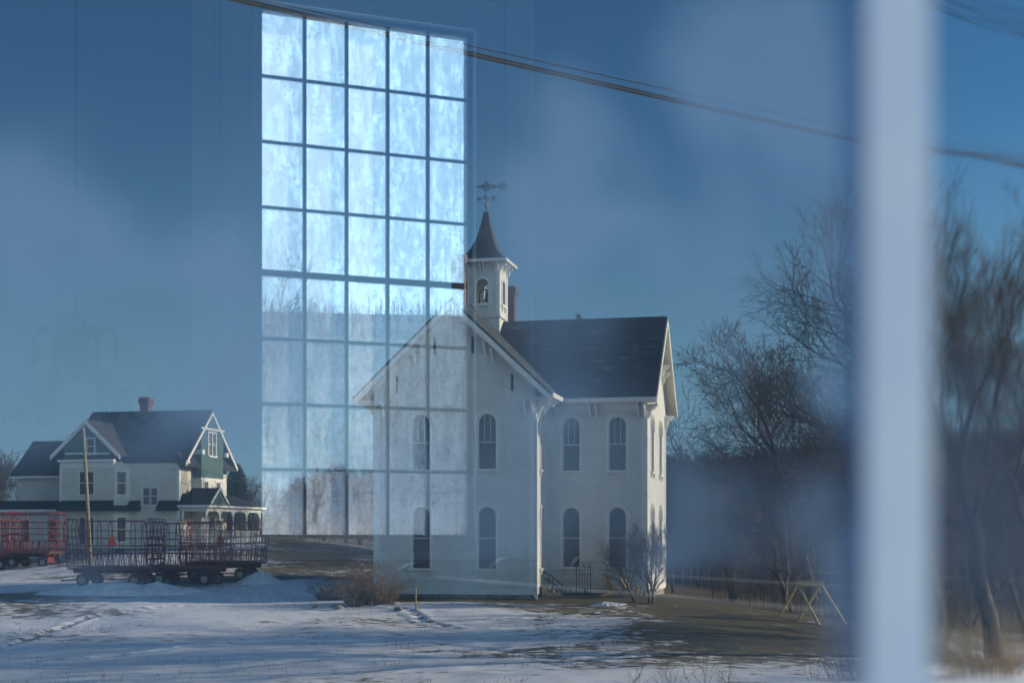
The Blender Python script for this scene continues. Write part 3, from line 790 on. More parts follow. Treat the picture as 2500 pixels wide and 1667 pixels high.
# roofs: slab, rake boards, soffit trim
th = .16
def roof_slab(mb, ridge_a, ridge_b, run, fall, side, t=th):
    """ridge from a to b, slope goes horizontally along 'side'"""
    a = Vector(ridge_a); b = Vector(ridge_b); s = Vector(side) * run; dn = Vector((0, 0, -fall))
    up = Vector((0, 0, t))
    mb.hexa([a, b, b + s + dn, a + s + dn, a + up, b + up, b + s + dn + up, a + s + dn + up])
mb = MB()
for sg in (-1, 1): roof_slab(mb, (-4.45, -.62, ZR - .16), (-4.45, 13.3, ZR - .16), 5.45, 5.15, (sg, 0, 0))
for sg in (-1, 1): roof_slab(mb, (-4.3, 8.17, ZR - .163), (6.05, 8.17, ZR - .163), 5.42, 5.12, (0, sg, 0))
rf = mb.build('roof', M['slate'], SCH)
mb = MB()
for sg in (-1, 1):   # rake boards, front gable and end gable
    roof_slab(mb, (-4.45, -.68, ZR - .52), (-4.45, -.61, ZR - .52), 5.42, 5.12, (sg, 0, 0), .36)
    roof_slab(mb, (-4.45, -.60, ZR - .22), (-4.45, -.02, ZR - .22), 5.38, 5.09, (sg, 0, 0), .05)
    roof_slab(mb, (-4.45, -.05, ZR - .62), (-4.45, 0, ZR - .62), 4.5, 4.25, (sg, 0, 0), .30)
for sg in (): pass
mb.build('bargeboard', M['trim'], SCH); mb = MB()
for sg in (-1, 1):
    roof_slab(mb, (6.04, 8.17, ZR - .52), (6.11, 8.17, ZR - .52), 5.40, 5.10, (0, sg, 0), .36)
    roof_slab(mb, (5.46, 8.17, ZR - .22), (6.03, 8.17, ZR - .22), 5.36, 5.06, (0, sg, 0), .05)
    roof_slab(mb, (5.45, 8.17, ZR - .62), (5.50, 8.17, ZR - .62), 4.5, 4.25, (0, sg, 0), .30)
mb.build('bargeboard', M['trim'], SCH)
mb = MB()
mb.box(.6, 6.05, 2.68, 2.76, ZE - .22, ZE + .02); mb.box(.1, 6.0, 2.76, 3.67, ZE - .22, ZE - .19)
mb.box(1.0, 1.08, -.6, 2.9, ZE - .22, ZE + .02); mb.box(.035, 1.0, -.6, 3.6, ZE - .22, ZE - .19)
mb.box(-9.98, -9.90, -.6, 13.0, ZE - .22, ZE + .02); mb.box(-9.90, -8.93, -.6, 13, ZE - .22, ZE - .19)
mb.box(.036, 5.45, 3.62, 3.67, ZE - .65, ZE - .2)
mb.build('eave_trim', M['trim'], SCH)
# scroll brackets in pairs
def bracket(mb, base, out, wdt, h=.75, d=.7):
    base = Vector(base); out = Vector(out); side = out.cross(Vector((0, 0, 1)))
    pts = [(0, 0), (d, 0), (d, -.10), (d * .82, -.16), (d * .72, -.30), (d * .5, -.28), (d * .36, -.42), (d * .30, -.60), (d * .12, -h), (0, -h - .05)]
    mb.prism([base + out * a + Vector((0, 0, z)) - side * wdt / 2 for a, z in pts], side * wdt)
blist = []
for s in (-8.75, -8.35, -.55, -.15): blist.append(((s, -.036, (rl(s) - .30 if False else ZE - .25)), (0, -1, 0), .5))
for s in (.5, 2.35, 2.70, 5.0, 5.32): blist.append(((s, 3.62, ZE - .22), (0, -1, 0), .8))
for t in (.25, 1.6, 1.95): blist.append(((.036, t, ZE - .22), (1, 0, 0), .85))
for t in (3.8, 4.2, 12.15, 12.55): blist.append(((5.486, t, ZE - .25), (1, 0, 0), .5))
for t in (5.7, 6.1, 10.2, 10.6): blist.append(((5.486, t, r2(t - 3.67) - .35), (1, 0, 0), .5))
for s in (-6.6, -6.2, -2.7, -2.3): blist.append(((s, -.036, rl(s) - .35), (0, -1, 0), .5))
for s in (-9.0,): blist.append(((-FWD - .036, .3, ZE - .22), (-1, 0, 0), .85))
for b_, o_, d_ in blist:
    mb = MB(); bracket(mb, b_, o_, .11, d=d_); mb.build('bracket', M['trim'], SCH)
for s in (-7.6, -5.5, -3.4, -1.25):      # little pierced slits beside the brackets of the gable
    mb = MB()
    mb.prism([(s - .07, -.003, rl(s) - 1.6), (s + .07, -.003, rl(s) - 1.6), (s + .07, -.003, rl(s) - .75), (s - .07, -.003, rl(s) - .65)], (0, -.01, 0))
    mb.build('vent_slit', M['iron'], SCH)
# chimneys
def chimney(mb, c, wx, wy, z0, z1):
    x, y = c
    mb.box(x - wx / 2, x + wx / 2, y - wy / 2, y + wy / 2, z0, z1 - .55)
    for k, (g, h) in enumerate(((.05, .12), (.10, .25), (.05, .18))):
        zz = z1 - .55 + [0, .12, .37][k]; mb.box(x - wx / 2 - g, x + wx / 2 + g, y - wy / 2 - g, y + wy / 2 + g, zz, zz + h)
mb = MB(); chimney(mb, (-5.78, 6.3), .76, .76, 9.5, 16.1); mb.build('chimney', M['brick'], SCH)
mb = MB(); chimney(mb, (-3.72, 10.9), .5, .6, 8.5, 15.0); mb.build('chimney', M['brick'], SCH)
mb = MB(); mb.hexa([(.85, 8.05, ZR - .02), (1.10, 8.05, ZR - .02), (1.10, 8.35, ZR - .02), (.85, 8.35, ZR - .02), (.70, 8.05, ZR + .20), (.98, 8.05, ZR + .30), (.98, 8.35, ZR + .30), (.70, 8.35, ZR + .20)])
mb.build('vent_hood', M['brick'], SCH)

# ---- belfry
BC = Vector((-4.62, 8.17, 0))
bel = empty('belfry', BC); bel.parent = SCH
hw = 1.03; zl = 12.75; zt = 15.95
mb = MB()
mb.box(-hw - .0, hw, -hw, hw, 9.0, zl - .003)
mb.hexa([(-hw - .10, -hw - .10, zl - .15), (hw + .10, -hw - .10, zl - .15), (hw + .10, hw + .10, zl - .15), (-hw - .10, hw + .10, zl - .15),
         (-hw - .02, -hw - .02, zl), (hw + .02, -hw - .02, zl), (hw + .02, hw + .02, zl), (-hw - .02, hw + .02, zl)])
for (O, A, Nn) in (((0, -hw, 0), X, -Y_), ((hw, 0, 0), Y_, X), ((0, hw, 0), -X, Y_), ((-hw, 0, 0), -Y_, -X)):
    ex = Vector(A)
    wall_panel(mb, O, A, Nn, -hw, hw, zl, zt, [(0, .72, 13.45, 14.88, True)], dep=.12, back=True)
bel_w = mb.build('belfry_wall', M['clap'], bel)
mb = MB()
for (O, A, Nn) in (((0, -hw, 0), X, -Y_), ((hw, 0, 0), Y_, X)):
    O = Vector(O); A = Vector(A); Nn = Vector(Nn)
    p = lambda s, z, d=0: O + A * s + Vector((0, 0, z)) + Nn * d
    arch_ring(mb, p, 0, .72, .98, 13.45, 14.88, True, 0, .04)
    mb.prism([p(-.6, 13.3, 0), p(.6, 13.3, 0), p(.6, 13.447, 0), p(-.6, 13.447, 0)], Nn * .10)
    for sg in (-1, 1):
        mb.prism([p(sg * .38 - .05, 13.05, 0), p(sg * .38 + .05, 13.05, 0), p(sg * .38 + .05, 13.297, 0), p(sg * .38 - .05, 13.297, 0)], Nn * .08)
        mb.prism([p(sg * (hw - .11) - .10, zl + .005, 0), p(sg * (hw - .11) + .10, zl + .005, 0), p(sg * (hw - .11) + .10, zt, 0), p(sg * (hw - .11) - .10, zt, 0)], Nn * .035)
mb.build('opening_trim', M['trim'], bel)
for Nn in (-Y_, X):
    sd_ = Nn.cross(Vector((0, 0, 1)))
    for s in (-.95, -.82, -.1, .1, .82, .95):
        mb = MB(); bracket(mb, Nn * (hw + .036) + sd_ * s + Vector((0, 0, zt - .05)), Nn, .07, h=.42, d=.40); mb.build('bracket', M['trim'], bel)
# flared slate spire, square in plan
prof = [(1.56, 15.88), (1.52, 15.97), (1.30, 16.10), (1.05, 16.33), (.82, 16.64), (.64, 16.98), (.50, 17.36), (.38, 17.78), (.28, 18.22), (.20, 18.62), (.15, 18.98)]
def sqloft(mb, pr, cap=True):
    vs = []; fs = []
    for h_, z in pr: vs += [(-h_, -h_, z), (h_, -h_, z), (h_, h_, z), (-h_, h_, z)]
    for i in range(len(pr) - 1):
        for k in range(4):
            k2 = (k + 1) % 4; fs.append((i * 4 + k, i * 4 + k2, i * 4 + 4 + k2, i * 4 + 4 + k))
    if cap: fs += [(3, 2, 1, 0), tuple(len(vs) - 4 + k for k in range(4))]
    mb.add(vs, fs)
mb = MB(); sqloft(mb, prof[4:]); mb.build('spire', M['slate'], bel)
mb = MB(); sqloft(mb, [(a + .004, z) for a, z in prof[1:5]]); mb.build('spire_flare', M['slate_scallop'], bel)
mb = MB(); sqloft(mb, [(1.42, 15.78), (1.56, 15.80), (1.56, 15.965), (1.3, 15.97)]); mb.build('cornice', M['trim'], bel)
# bell in its yoke
mb = MB(); mb.lathe([(.05, 14.32), (.13, 14.30), (.17, 14.20), (.19, 14.0), (.23, 13.85), (.31, 13.74), (.32, 13.70), (.05, 13.70), (.05, 13.62), (.03, 13.58)], (.12, 0, 0), 20); b_o = mb.build('bell', M['bronze'], bel, True)
mb = MB(); mb.tube([(-.42, 0, 13.45), (-.42, 0, 14.1), (-.36, 0, 14.35), (-.1, 0, 14.42), (.12, 0, 14.34)], .045, 8); mb.tube([(.6, 0, 13.45), (.6, 0, 14.2), (.3, 0, 14.40)], .04, 8)
mb.tube([(-.5, -.1, 13.46), (-.42, 0, 14.0)], .03, 6); mb.build('bell_yoke', M['iron'], b_o, True)
# weathervane
wv = empty('weathervane', (0, 0, 0)); wv.parent = bel
mb = MB(); mb.tube([(0, 0, 18.9), (0, 0, 20.95)], .03, 8); mb.build('vane_pole', M['iron'], wv)
for z, r_ in ((19.35, .12), (20.06, .045), (20.92, .06)):
    mb = MB()
    mb.lathe([(r_ * math.sin(PI * i / 10) + .001, z - r_ * math.cos(PI * i / 10)) for i in range(11)], n=14)
    mb.build('vane_ball', M['copper'], wv, True)
vr_ = R(8)
def vp(x, z, y=0): return (x * math.cos(vr_) - y * math.sin(vr_), x * math.sin(vr_) + y * math.cos(vr_), z)
def flat(mb, pts, t=.03): 
    mb.prism([vp(x, z, -t / 2) for x, z in pts], Vector(vp(0, 0, t)))
zc = 20.49
mb = MB()
mb.bar(vp(-.45, zc), vp(1.0, zc), .055)
flat(mb, [(-.66, zc), (-.40, zc + .07), (-.45, zc), (-.40, zc - .07)])
for q in (-.33, -.20): flat(mb, [(q - .10, zc), (q + .06, zc + .10), (q + .02, zc), (q + .06, zc - .10)])
for q in (.36, .46): flat(mb, [(q - .06, zc + .13), (q + .04, zc + .10), (q + .10, zc), (q + .04, zc - .10), (q - .06, zc - .13), (q + .01, zc)])
for rr0 in (.15, .24):
    pts = [vp(rr0 * math.cos(2 * PI * i / 20), zc + rr0 * math.sin(2 * PI * i / 20)) for i in range(21)]; mb.tube(pts, .026, 5, False)
for sg in (1, -1):
    pts = [(.72, 0), (.80, .12), (.90, .17), (.93, .24), (.97, .17), (1.08, .12), (1.14, 0)]
    mb.tube([vp(x, zc + sg * z) for x, z in pts], .042, 5)
    mb.tube([vp(.80 , zc), vp(.86, zc + sg * .07), vp(1.0, zc + sg * .07), vp(1.07, zc)], .02, 5)
mb.build('vane_arrow', M['iron'], wv)
mb = MB(); z0 = 19.78
mb.bar((-.38, 0, z0), (.38, 0, z0), .025); mb.bar((0, -.38, z0), (0, .38, z0), .025)
W_ = [(-.56, .08), (-.51, -.08), (-.47, .03), (-.43, -.08), (-.38, .08)]
for (a, b), (c, d) in zip(W_, W_[1:]): mb.bar((a, 0, z0 + b), (c, 0, z0 + d), .045)
for s in ((.40, .08, .56, .08), (.40, 0, .52, 0), (.40, -.08, .56, -.08), (.41, -.09, .41, .09)): mb.bar((s[0], 0, z0 + s[1]), (s[2], 0, z0 + s[3]), .045)
mb.bar((-.05, -.42, z0 - .08), (-.05, -.42, z0 + .08), .03); mb.bar((.05, -.42, z0 - .08), (.05, -.42, z0 + .08), .03); mb.bar((-.05, -.42, z0 + .08), (.05, -.42, z0 - .08), .03)
mb.build('compass_letters', M['iron'], wv)
# steps up to the side door
mb = MB()
for k in range(4): mb.box(.10, 1.25 - .25 * k, 1.2, 2.5, -4.2 if k == 0 else ZB - .12 + .18 * (k - 1), ZB - .12 + .18 * k)
mb.build('step', M['stone'], SCH)

def SW(s, t, z=0):     # local schoolhouse coordinates to world
    c, q = math.cos(-R(12.5)), math.sin(-R(12.5))
    return Vector((1.23 + c * s - q * t, 75 + q * s + c * t, z))
# ------------------------------------------------------------------ farmhouse at the left
HO = Vector((-24.7, 105.5, 0))
HS = empty('farmhouse', HO, -R(12.5), 'cream two storey farmhouse with dark roofs, gables and a white porch, left of the schoolhouse', 'house')
Zh = -1.05; Ze = 5.38
mb = MB()
mw = [(-1.95, .55, .72 + .0, 2.02, False), (-2.72, .55, .72, 2.02, False)]
wall_panel(mb, (0, 0, 0), X, -Y_, -4.65, 0, Zh, Ze + .2, [(-2.35, 1.25, 2.2, 3.45, False)])
wall_panel(mb, (0, 0, 0), Y_, X, 0, 8.56, Zh, lambda t: min(Ze + .2, 99), [])
wall_panel(mb, (-9.15, 0, 0), Y_, -X, 0, 8.56, Zh, Ze + .2); wall_panel(mb, (0, 8.56, 0), -X, Y_, 0, 9.15, Zh, Ze + .2)
mb.build('wall', M['clap2'], HS)
# front gable bay with one canted corner
bw = [(-7.0, 1.22, 2.95, 4.65, False), (-7.0, 1.22, -.75, 1.25, False)]
mb = MB()
gl_ = lambda s: 8.10 - .80 * abs(s + 6.9)
wall_panel(mb, (0, -1.0, 0), X, -Y_, -9.15, -4.75, Zh, Ze, bw)
cb = Vector((.62, .78, 0)).normalized(); cn_ = Vector((.78, -.62, 0)).normalized()
wall_panel(mb, (-4.75, -1.0, 0), cb, cn_, 0, 1.28, Zh, Ze, [(.62, .72, 2.95, 4.65, False), (.62, .72, -.55, 1.25, False)])
wall_panel(mb, (-9.15, -1.0, 0), Y_, -X, 0, 1.0, Zh, Ze)
mb.build('bay_wall', M['clap2'], HS)
mb = MB()
wall_panel(mb, (0, -.85, 0), X, -Y_, -8.95, -4.85, Ze + .02, gl_, [(-6.75, .62, 6.0, 7.1, False)], extra=(-6.9,))
mb.build('gable_shingles', M['shingle'], HS)
add_window(HS, (0, -.85, 0), X, -Y_, (-6.75, .62, 6.0, 7.1, False), M['trim'], M['glass'], .12)
for s in (-7.33, -6.67):
    for z0, z1 in ((2.95, 4.65), (-.75, 1.25)): add_window(HS, (0, -1.0, 0), X, -Y_, (s, .56, z0, z1, False), M['trim'], M['glass2'] if z0 < 0 else M['glass'], .07, dep=.10, sillw=.1)
for z0, z1 in ((2.95, 4.65), (-.55, 1.25)): add_window(HS, (-4.75, -1.0, 0), cb, cn_, (.62, .72, z0, z1, False), M['trim'], M['glass'], .1, sillw=.1)
for s in (-2.68, -2.02): add_window(HS, (0, 0, 0), X, -Y_, (s, .56, 2.2, 3.45, False), M['trim'], M['glass2'], .09, dep=.1, sillw=.1)
# green pent roof strip between the storeys
mb = MB()
def pent(a, b, y, z0=1.72, z1=2.50, out=.55):
    mb.hexa([(a, y - out, z0), (b, y - out, z0), (b, y, z0), (a, y, z0), (a, y - out, z0 + .06), (b, y - out, z0 + .06), (b, y, z1), (a, y, z1)])
pent(-9.2, -4.75, -1.0); pent(-4.05, -3.08, 0)
mb.prism([(-4.75, -1.0, 1.72), (-4.55, -1.5, 1.72), (-3.75, -.52, 1.72), (-3.96, 0, 1.72)], (0, 0, .4))
mb.build('pent_roof', M['greenroof'], HS); mb = MB(); pent(-1.62, 0, 0); mb.build('pent_roof', M['greenroof'], HS)
# main roof
mb = MB()
rz = 9.55; hd = 4.28; slope = (rz - Ze) / (hd + .45)
for sg in (-1, 1): roof_slab(mb, (-9.4, hd, rz - .12), (.75, hd, rz - .12), hd + .45, rz - Ze, (0, sg, 0), .13)
mb.build('roof', M['roof2'], HS)
mb = MB()
for sg in (-1, 1): roof_slab(mb, (-6.9, -1.35, 8.40), (-6.9, 4.2, 8.40), 2.85, 2.85 * .93, (sg, 0, 0), .12)
mb.build('bay_roof', M['roof2'], HS)
mb = MB()
for sg in (-1, 1):
    roof_slab(mb, (-6.9, -1.42, 8.14), (-6.9, -1.35, 8.14), 2.85, 2.85 * .93, (sg, 0, 0), .34)
    roof_slab(mb, (-6.9, -1.34, 8.33), (-6.9, -.9, 8.33), 2.8, 2.8 * .93, (sg, 0, 0), .05)
mb.box(-9.2, -4.6, -1.30, -1.0, Ze - .02, Ze + .16); mb.box(-8.7, -5.1, -1.02, -.86, Ze + .55, Ze + .68)
mb.box(-4.6, .35, -.42, 0, Ze - .12, Ze + .0); mb.box(-4.6, 0, -.06, 0, Ze - .45, Ze - .12)
mb.box(-9.15, -4.75, -1.05, -1.0, Ze - .45, Ze - .03)
for (a, b, y) in ((-9.18, -8.98, -1.035), (-.2, .03, -.035)): mb.box(a, b, y, y + .035, Zh, Ze - .46)
mb.box(-.003, .035, .003, .2, Zh, Ze - .1)
mb.build('trim_boards', M['trim'], HS)
# end gable: overhanging shingled attic over a bay
mb = MB()
gtop = lambda t: rz - .35 - slope * abs(t - hd)
wall_panel(mb, (.72, 0, 0), Y_, X, 2.3, 6.3, 3.95 + .3, gtop, [(hd - .05, 1.35, 6.0, 7.9, False)], extra=(hd,))
mb.quad((.72, 2.3, 4.25), (.72, 2.3, gtop(2.3)), (0, 2.3, gtop(2.3)), (0, 2.3, 4.25)); mb.quad((.72, 6.3, 4.25), (.72, 6.3, gtop(6.3)), (0, 6.3, gtop(6.3)), (0, 6.3, 4.25))
mb.build('gable_shingles', M['shingle'], HS)
for t in (hd - .40, hd + .30): add_window(HS, (.72, 0, 0), Y_, X, (t, .56, 6.0, 7.75, False), M['trim'], M['glass2'], .11, dep=.08, sillw=.1)
mb = MB()
wall_panel(mb, (.70, 0, 0), Y_, X, 2.35, 6.25, Zh, 4.25, [(3.15, .75, 2.35, 4.0, False), (5.35, .75, 2.35, 4.0, False), (4.2, 1.2, -.4, 1.3, False)])
wall_panel(mb, (0, 2.35, 0), X, -Y_, 0, .70, Zh, 4.25); wall_panel(mb, (0, 6.25, 0), X, Y_, 0, .70, Zh, 4.25)
mb.build('bay_wall', M['clap2'], HS)
for o in ((3.15, .75, 2.35, 4.0, False), (5.35, .75, 2.35, 4.0, False), (4.2, 1.2, -.4, 1.3, False)): add_window(HS, (.70, 0, 0), Y_, X, o, M['trim'], M['glass2'], .11, dep=.08, sillw=.1)
mb = MB()
for sg in (-1, 1):
    roof_slab(mb, (.70, hd, rz - .42), (.78, hd, rz - .42), hd + .42, rz - Ze - .02, (0, sg, 0), .30)
mb.box(.0, .78, -.40, .25, Ze - .13, Ze + .02)
mb.box(.72, .80, 2.2, 6.4, 7.95, 8.1); mb.box(.70, .76, 2.2, 6.4, 4.1, 4.27); mb.box(.70, .735, 2.35, 2.5, Zh, 4.1); mb.box(.70, .735, 6.1, 6.25, Zh, 4.1)
mb.box(.0, 1.0, 1.9, 2.3, 6.0, 6.35); mb.box(.0, 1.0, 6.3, 6.7, 6.0, 6.35)
mb.build('gable_trim', M['trim'], HS)
mb = MB()   # skirt roofs either side of the gable
for a, b in ((-.35, 2.25), (6.35, 9.0)):
    mb.hexa([(0, a, 5.2), (.75, a, 4.95), (.75, b, 4.95), (0, b, 5.2), (0, a, 6.1), (.80, a, 5.02), (.80, b, 5.02), (0, b, 6.1)])
mb.build('skirt_roof', M['roof2'], HS)
# porch along the end
mb = MB(); fz = -.62
mb.box(.74, 2.2, 0, 10.3, fz - .12, fz); mb.build('porch_floor', M['trim'], HS)
mb = MB(); mb.box(.8, 2.12, .08, 10.2, Zh - .5, fz - .13); mb.build('porch_skirt', M['deck'], HS)
mb = MB(); mb.hexa([(0, -.3, 2.02), (2.5, -.3, 2.02), (2.5, 10.6, 2.02), (0, 10.6, 2.02), (0, .6, 3.05), (2.5, -.3, 2.10), (2.5, 10.6, 2.10), (0, 9.9, 3.05)])
mb.build('porch_roof', M['roof2'], HS)
mb = MB(); mb.box(2.05, 2.25, 0, 10.3, 1.70, 2.015); mb.box(0, 2.05, 0, .15, 1.70, 2.015); mb.box(2.5, 2.56, -.3, 10.6, 1.98, 2.14); mb.box(0, 2.5, -.36, -.3, 1.98, 2.14); mb.build('porch_beam', M['trim'], HS)
mb = MB(); mb.prism([(2.40, .1, 2.15), (2.40, 3.0, 2.15), (2.40, 1.55, 3.25)], (.12, 0, 0)); pd = mb.build('pediment', M['shingle'], HS)
mb = MB(); 
for a, b in (((-.05), 1.55), (3.15, 1.55)): mb.hexa([(2.52, a, 2.15), (2.62, a, 2.15), (2.62, b, 3.35), (2.52, b, 3.35), (2.52, a, 2.35), (2.62, a, 2.35), (2.62, b, 3.52), (2.52, b, 3.52)])
mb.build('pediment_trim', M['trim'], HS)
mb = MB()
for sg in (-1, 1): roof_slab(mb, (.3, 1.55, 3.38), (2.6, 1.55, 3.38), 1.7, 1.25, (0, sg, 0), .08)
mb.build('porch_gable_roof', M['roof2'], HS)
for (x, y) in ((2.14, .08), (2.14, 2.45), (2.14, 4.95), (2.14, 7.55), (2.14, 10.2), (.25, .08)):
    mb = MB(); mb.lathe([(.09, fz), (.09, fz + .3), (.05, fz + .4), (.075, fz + .95), (.05, fz + 1.1), (.06, fz + 1.9), (.09, fz + 2.0), (.09, 1.70)], (x, y, 0), 10)
    for sg in (-1, 1):
        if y + sg * .5 < 0 or y + sg * .5 > 10.3: continue
        mb.prism([(x - .02, y + sg * .08, 1.70), (x - .02, y + sg * .55, 1.70), (x - .02, y + sg * .22, 1.55), (x - .02, y + sg * .08, 1.25)], (.04, 0, 0))
    mb.build('porch_post', M['trim'], HS)
mb = MB()
for (a, b) in ((.15, 2.4), (2.5, 4.9), (5.0, 7.5), (7.6, 10.15)):
    mb.box(2.11, 2.17, a, b, fz + .82, fz + .89); mb.box(2.12, 2.16, a, b, fz + .10, fz + .15)
    k = a + .08
    while k < b: mb.box(2.125, 2.155, k, k + .035, fz + .15, fz + .82); k += .13
k = .4
while k < 2.0: mb.box(k, k + .035, .065, .095, fz + .15, fz + .82); k += .13
mb.box(.33, 2.08, .05, .11, fz + .82, fz + .89)
mb.build('porch_railing', M['trim'], HS)
mb = MB(); chimney(mb, (-4.9, hd + .15), .70, .70, 8.0, 10.62); mb.build('chimney', M['brick'], HS)
# rear wing at the left and its lean-to
mb = MB(); wall_panel(mb, (0, 3.0, 0), X, -Y_, -15.2, -9.15, Zh, 4.5); wall_panel(mb, (-15.2, 3.0, 0), Y_, -X, 0, 5, Zh, 4.5)
lw = [(-12.9, .8, -.6, 1.1, False), (-10.6, .8, -.6, 1.1, False), (-14.6, .8, -.6, 1.1, False)]
wall_panel(mb, (0, .3, 0), X, -Y_, -16.5, -9.2, Zh, 1.75, lw); mb.build('rear_wing_wall', M['clap2'], HS)
for o in lw: add_window(HS, (0, .3, 0), X, -Y_, o, M['trim'], M['glass'], .1, sillw=.1)
mb = MB()
for sg in (-1, 1): roof_slab(mb, (-15.6, 6.0, 7.35), (-9, 6.0, 7.35), 3.4, 2.95, (0, sg, 0), .12)
mb.hexa([(-16.9, -.1, 1.72), (-9.15, -.1, 1.72), (-9.15, 3.0, 1.9), (-16.9, 3.0, 1.9), (-16.9, -.1, 1.82), (-9.15, -.1, 1.82), (-9.15, 3.0, 2.6), (-16.9, 3.0, 2.6)])
mb.build('rear_wing_roof', M['roof2'], HS)
mb = MB(); mb.box(-16.9, -9.2, -.16, -.1, 1.68, 1.86); mb.box(-15.6, -9.15, 2.52, 2.6, 4.35, 4.52); mb.build('rear_wing_trim', M['trim'], HS)
mb = MB(); mb.box(-9.1, -.1, .1, 8.4, -2.5, Zh); mb.box(-16.4, -9.1, .4, 8, -2.5, Zh); mb.box(-9.1, -4.9, -.95, .1, -2.5, Zh); mb.build('foundation', M['stone'], HS)
# ------------------------------------------------------------------ hay wagons with welded steel racks
def make_wagon(name, L, W, H, pm, label, tri=True):
    """origin on the ground under the centre; x along the bed, y across"""
    r = empty(name, (0, 0, 0), 0, label, 'wagon', 'hay wagons with red steel racks parked by the farmhouse')
    zb = 1.08
    mb = MB(); mb.box(-L / 2, L / 2, -W / 2, W / 2, zb - .10, zb); mb.build('bed', M['deck'], r)
    mb = MB(); mb.box(-L / 2, L / 2, -.45, -.33, zb - .32, zb - .102); mb.box(-L / 2, L / 2, .33, .45, zb - .32, zb - .102)
    for xx in (-L * .42, -L * .14, L * .14, L * .42): mb.box(xx - .05, xx + .05, -W / 2 + .05, W / 2 - .05, zb - .20, zb - .103)
    for xx in (-L * .33, L * .33): mb.box(xx - .08, xx + .08, -W / 2 + .35, W / 2 - .35, .32, .46); mb.box(xx - .12, xx + .12, -.5, .5, .461, zb - .33)
    mb.box(-L * .33, L * .33, -.05, .05, .36, .44); mb.build('running_gear', M['rackdark'], r)
    for xx in (-L * .33, L * .33):
        for sy in (-1, 1):
            w_ = empty('wheel', (xx, sy * (W / 2 - .28), .38)); w_.parent = r
            w_.rotation_euler = (PI / 2, 0, 0)
            mb = MB(); mb.lathe([(.22, -.11), (.33, -.12), (.38, -.08), (.38, .08), (.33, .12), (.22, .11), (.22, -.11)], n=22); mb.build('tyre', M['tyre'], w_, True)
            mb = MB(); mb.lathe([(.05, -.08), (.21, -.09), (.218, -.10), (.218, .10), (.21, .09), (.05, .08), (.04, .10)], n=18); mb.build('rim', M['rim'], w_, True)
    mb = MB(); mb.bar((-L * .33, 0, .4), (-L / 2 - 1.0, .0, .30), .10, .10); mb.build('tongue', M['rackdark'], r)
    t = .045
    # sides: uprights that lean in at the top, six rails, dense uprights along the bottom
    for sy in (-1, 1):
        mb = MB(); y = sy * W / 2
        n = int(L / .62)
        for i in range(n + 1):
            xx = -L / 2 + L * i / n
            mb.tube([(xx, y, zb), (xx, y, zb + H * .84), (xx, y + sy * .06, zb + H * .92), (xx + .0, y + sy * .22, zb + H)], t / 2, 5)
        for k, z in enumerate((.02, .30, .46, .62, .78)):
            mb.bar((-L / 2, y, zb + H * z + .03), (L / 2, y, zb + H * z + .03), t)
        mb.bar((-L / 2, y + sy * .22, zb + H), (L / 2, y + sy * .22, zb + H), .05)
        for i in range(n * 3):
            xx = -L / 2 + L * (i + .5) / (n * 3)
            mb.bar((xx, y, zb), (xx + (.10 if i % 2 else -.08), y, zb + H * .30), .03)
        mb.build('side_rack', pm, r)
    for sx in (-1, 1):
        mb = MB(); xe = sx * L / 2; lean = sx * .30
        for i in range(6):
            yy = -W / 2 + W * i / 5
            mb.tube([(xe, yy, zb), (xe + lean * .8, yy, zb + H * .88), (xe + lean * .3, yy, zb + H + .12)], t / 2, 5)
        for z in (.02, .18, .34, .50, .66, .82):
            mb.bar((xe + lean * .9 * z, -W / 2, zb + H * z + .02), (xe + lean * .9 * z, W / 2, zb + H * z + .02), t)
        mb.bar((xe + lean * .3, -W / 2, zb + H + .12), (xe + lean * .3, W / 2, zb + H + .12), .05)
        if sx > 0:
            mb.bar((xe + .1, -W / 2, zb), (xe + .24, W / 2, zb + H * .5), .035); mb.bar((xe + .1, W / 2, zb), (xe + .24, -W / 2, zb + H * .5), .035)
        mb.build('end_rack', pm, r)
    # reflector triangle on the camera side
    if tri:
        mb = MB(); mb.prism([(.08, -W / 2 - .03, zb + H * .48), (.62, -W / 2 - .03, zb + H * .48), (.35, -W / 2 - .03, zb + H * .76)], (0, -.02, 0)); mb.build('reflector_triangle', M['orange'], r)
    mb = MB(); mb.box(-L / 2 + .05, -L / 2 + .35, -W / 2 - .06, -W / 2 - .02, zb - .09, zb - .02); mb.build('tail_lamp', M['orange'], r)
    return r
wg = [  # px, depth, rz deg, name
 (283, 84.0, -9, 4.9, 2.5, 2.75, 'rackdark', 'dark red rack wagon with an orange triangle, at the foot of the leaning pole'),
 (462, 84.5, -12, 4.3, 2.4, 2.55, 'rackdark', 'dark rack wagon between the pole wagon and the snow heap end wagon'),
 (545, 87.0, -12, 4.6, 2.4, 2.45, 'rackdark', 'rack wagon nearest the small snow heap and the porch steps'),
 (84, 101.0, -10, 3.5, 2.4, 2.65, 'rackred', 'bright red rack wagon left of the pole, sunlit, before the lean-to windows'),
 (-22, 101.0, -8, 3.6, 2.4, 2.9, 'rackred', 'red rack wagon cut by the left edge of the photo')]
for px, Yd, rz_, L, W, H, pm, lab in wg:
    o = make_wagon('hay_wagon', L, W, H, M[pm], lab, tri=lab[:4] in ('dark', 'rack') and 'between' not in lab and 'cut' not in lab)
    o.location = G(px, Yd); o.rotation_euler = (0, 0, R(rz_))
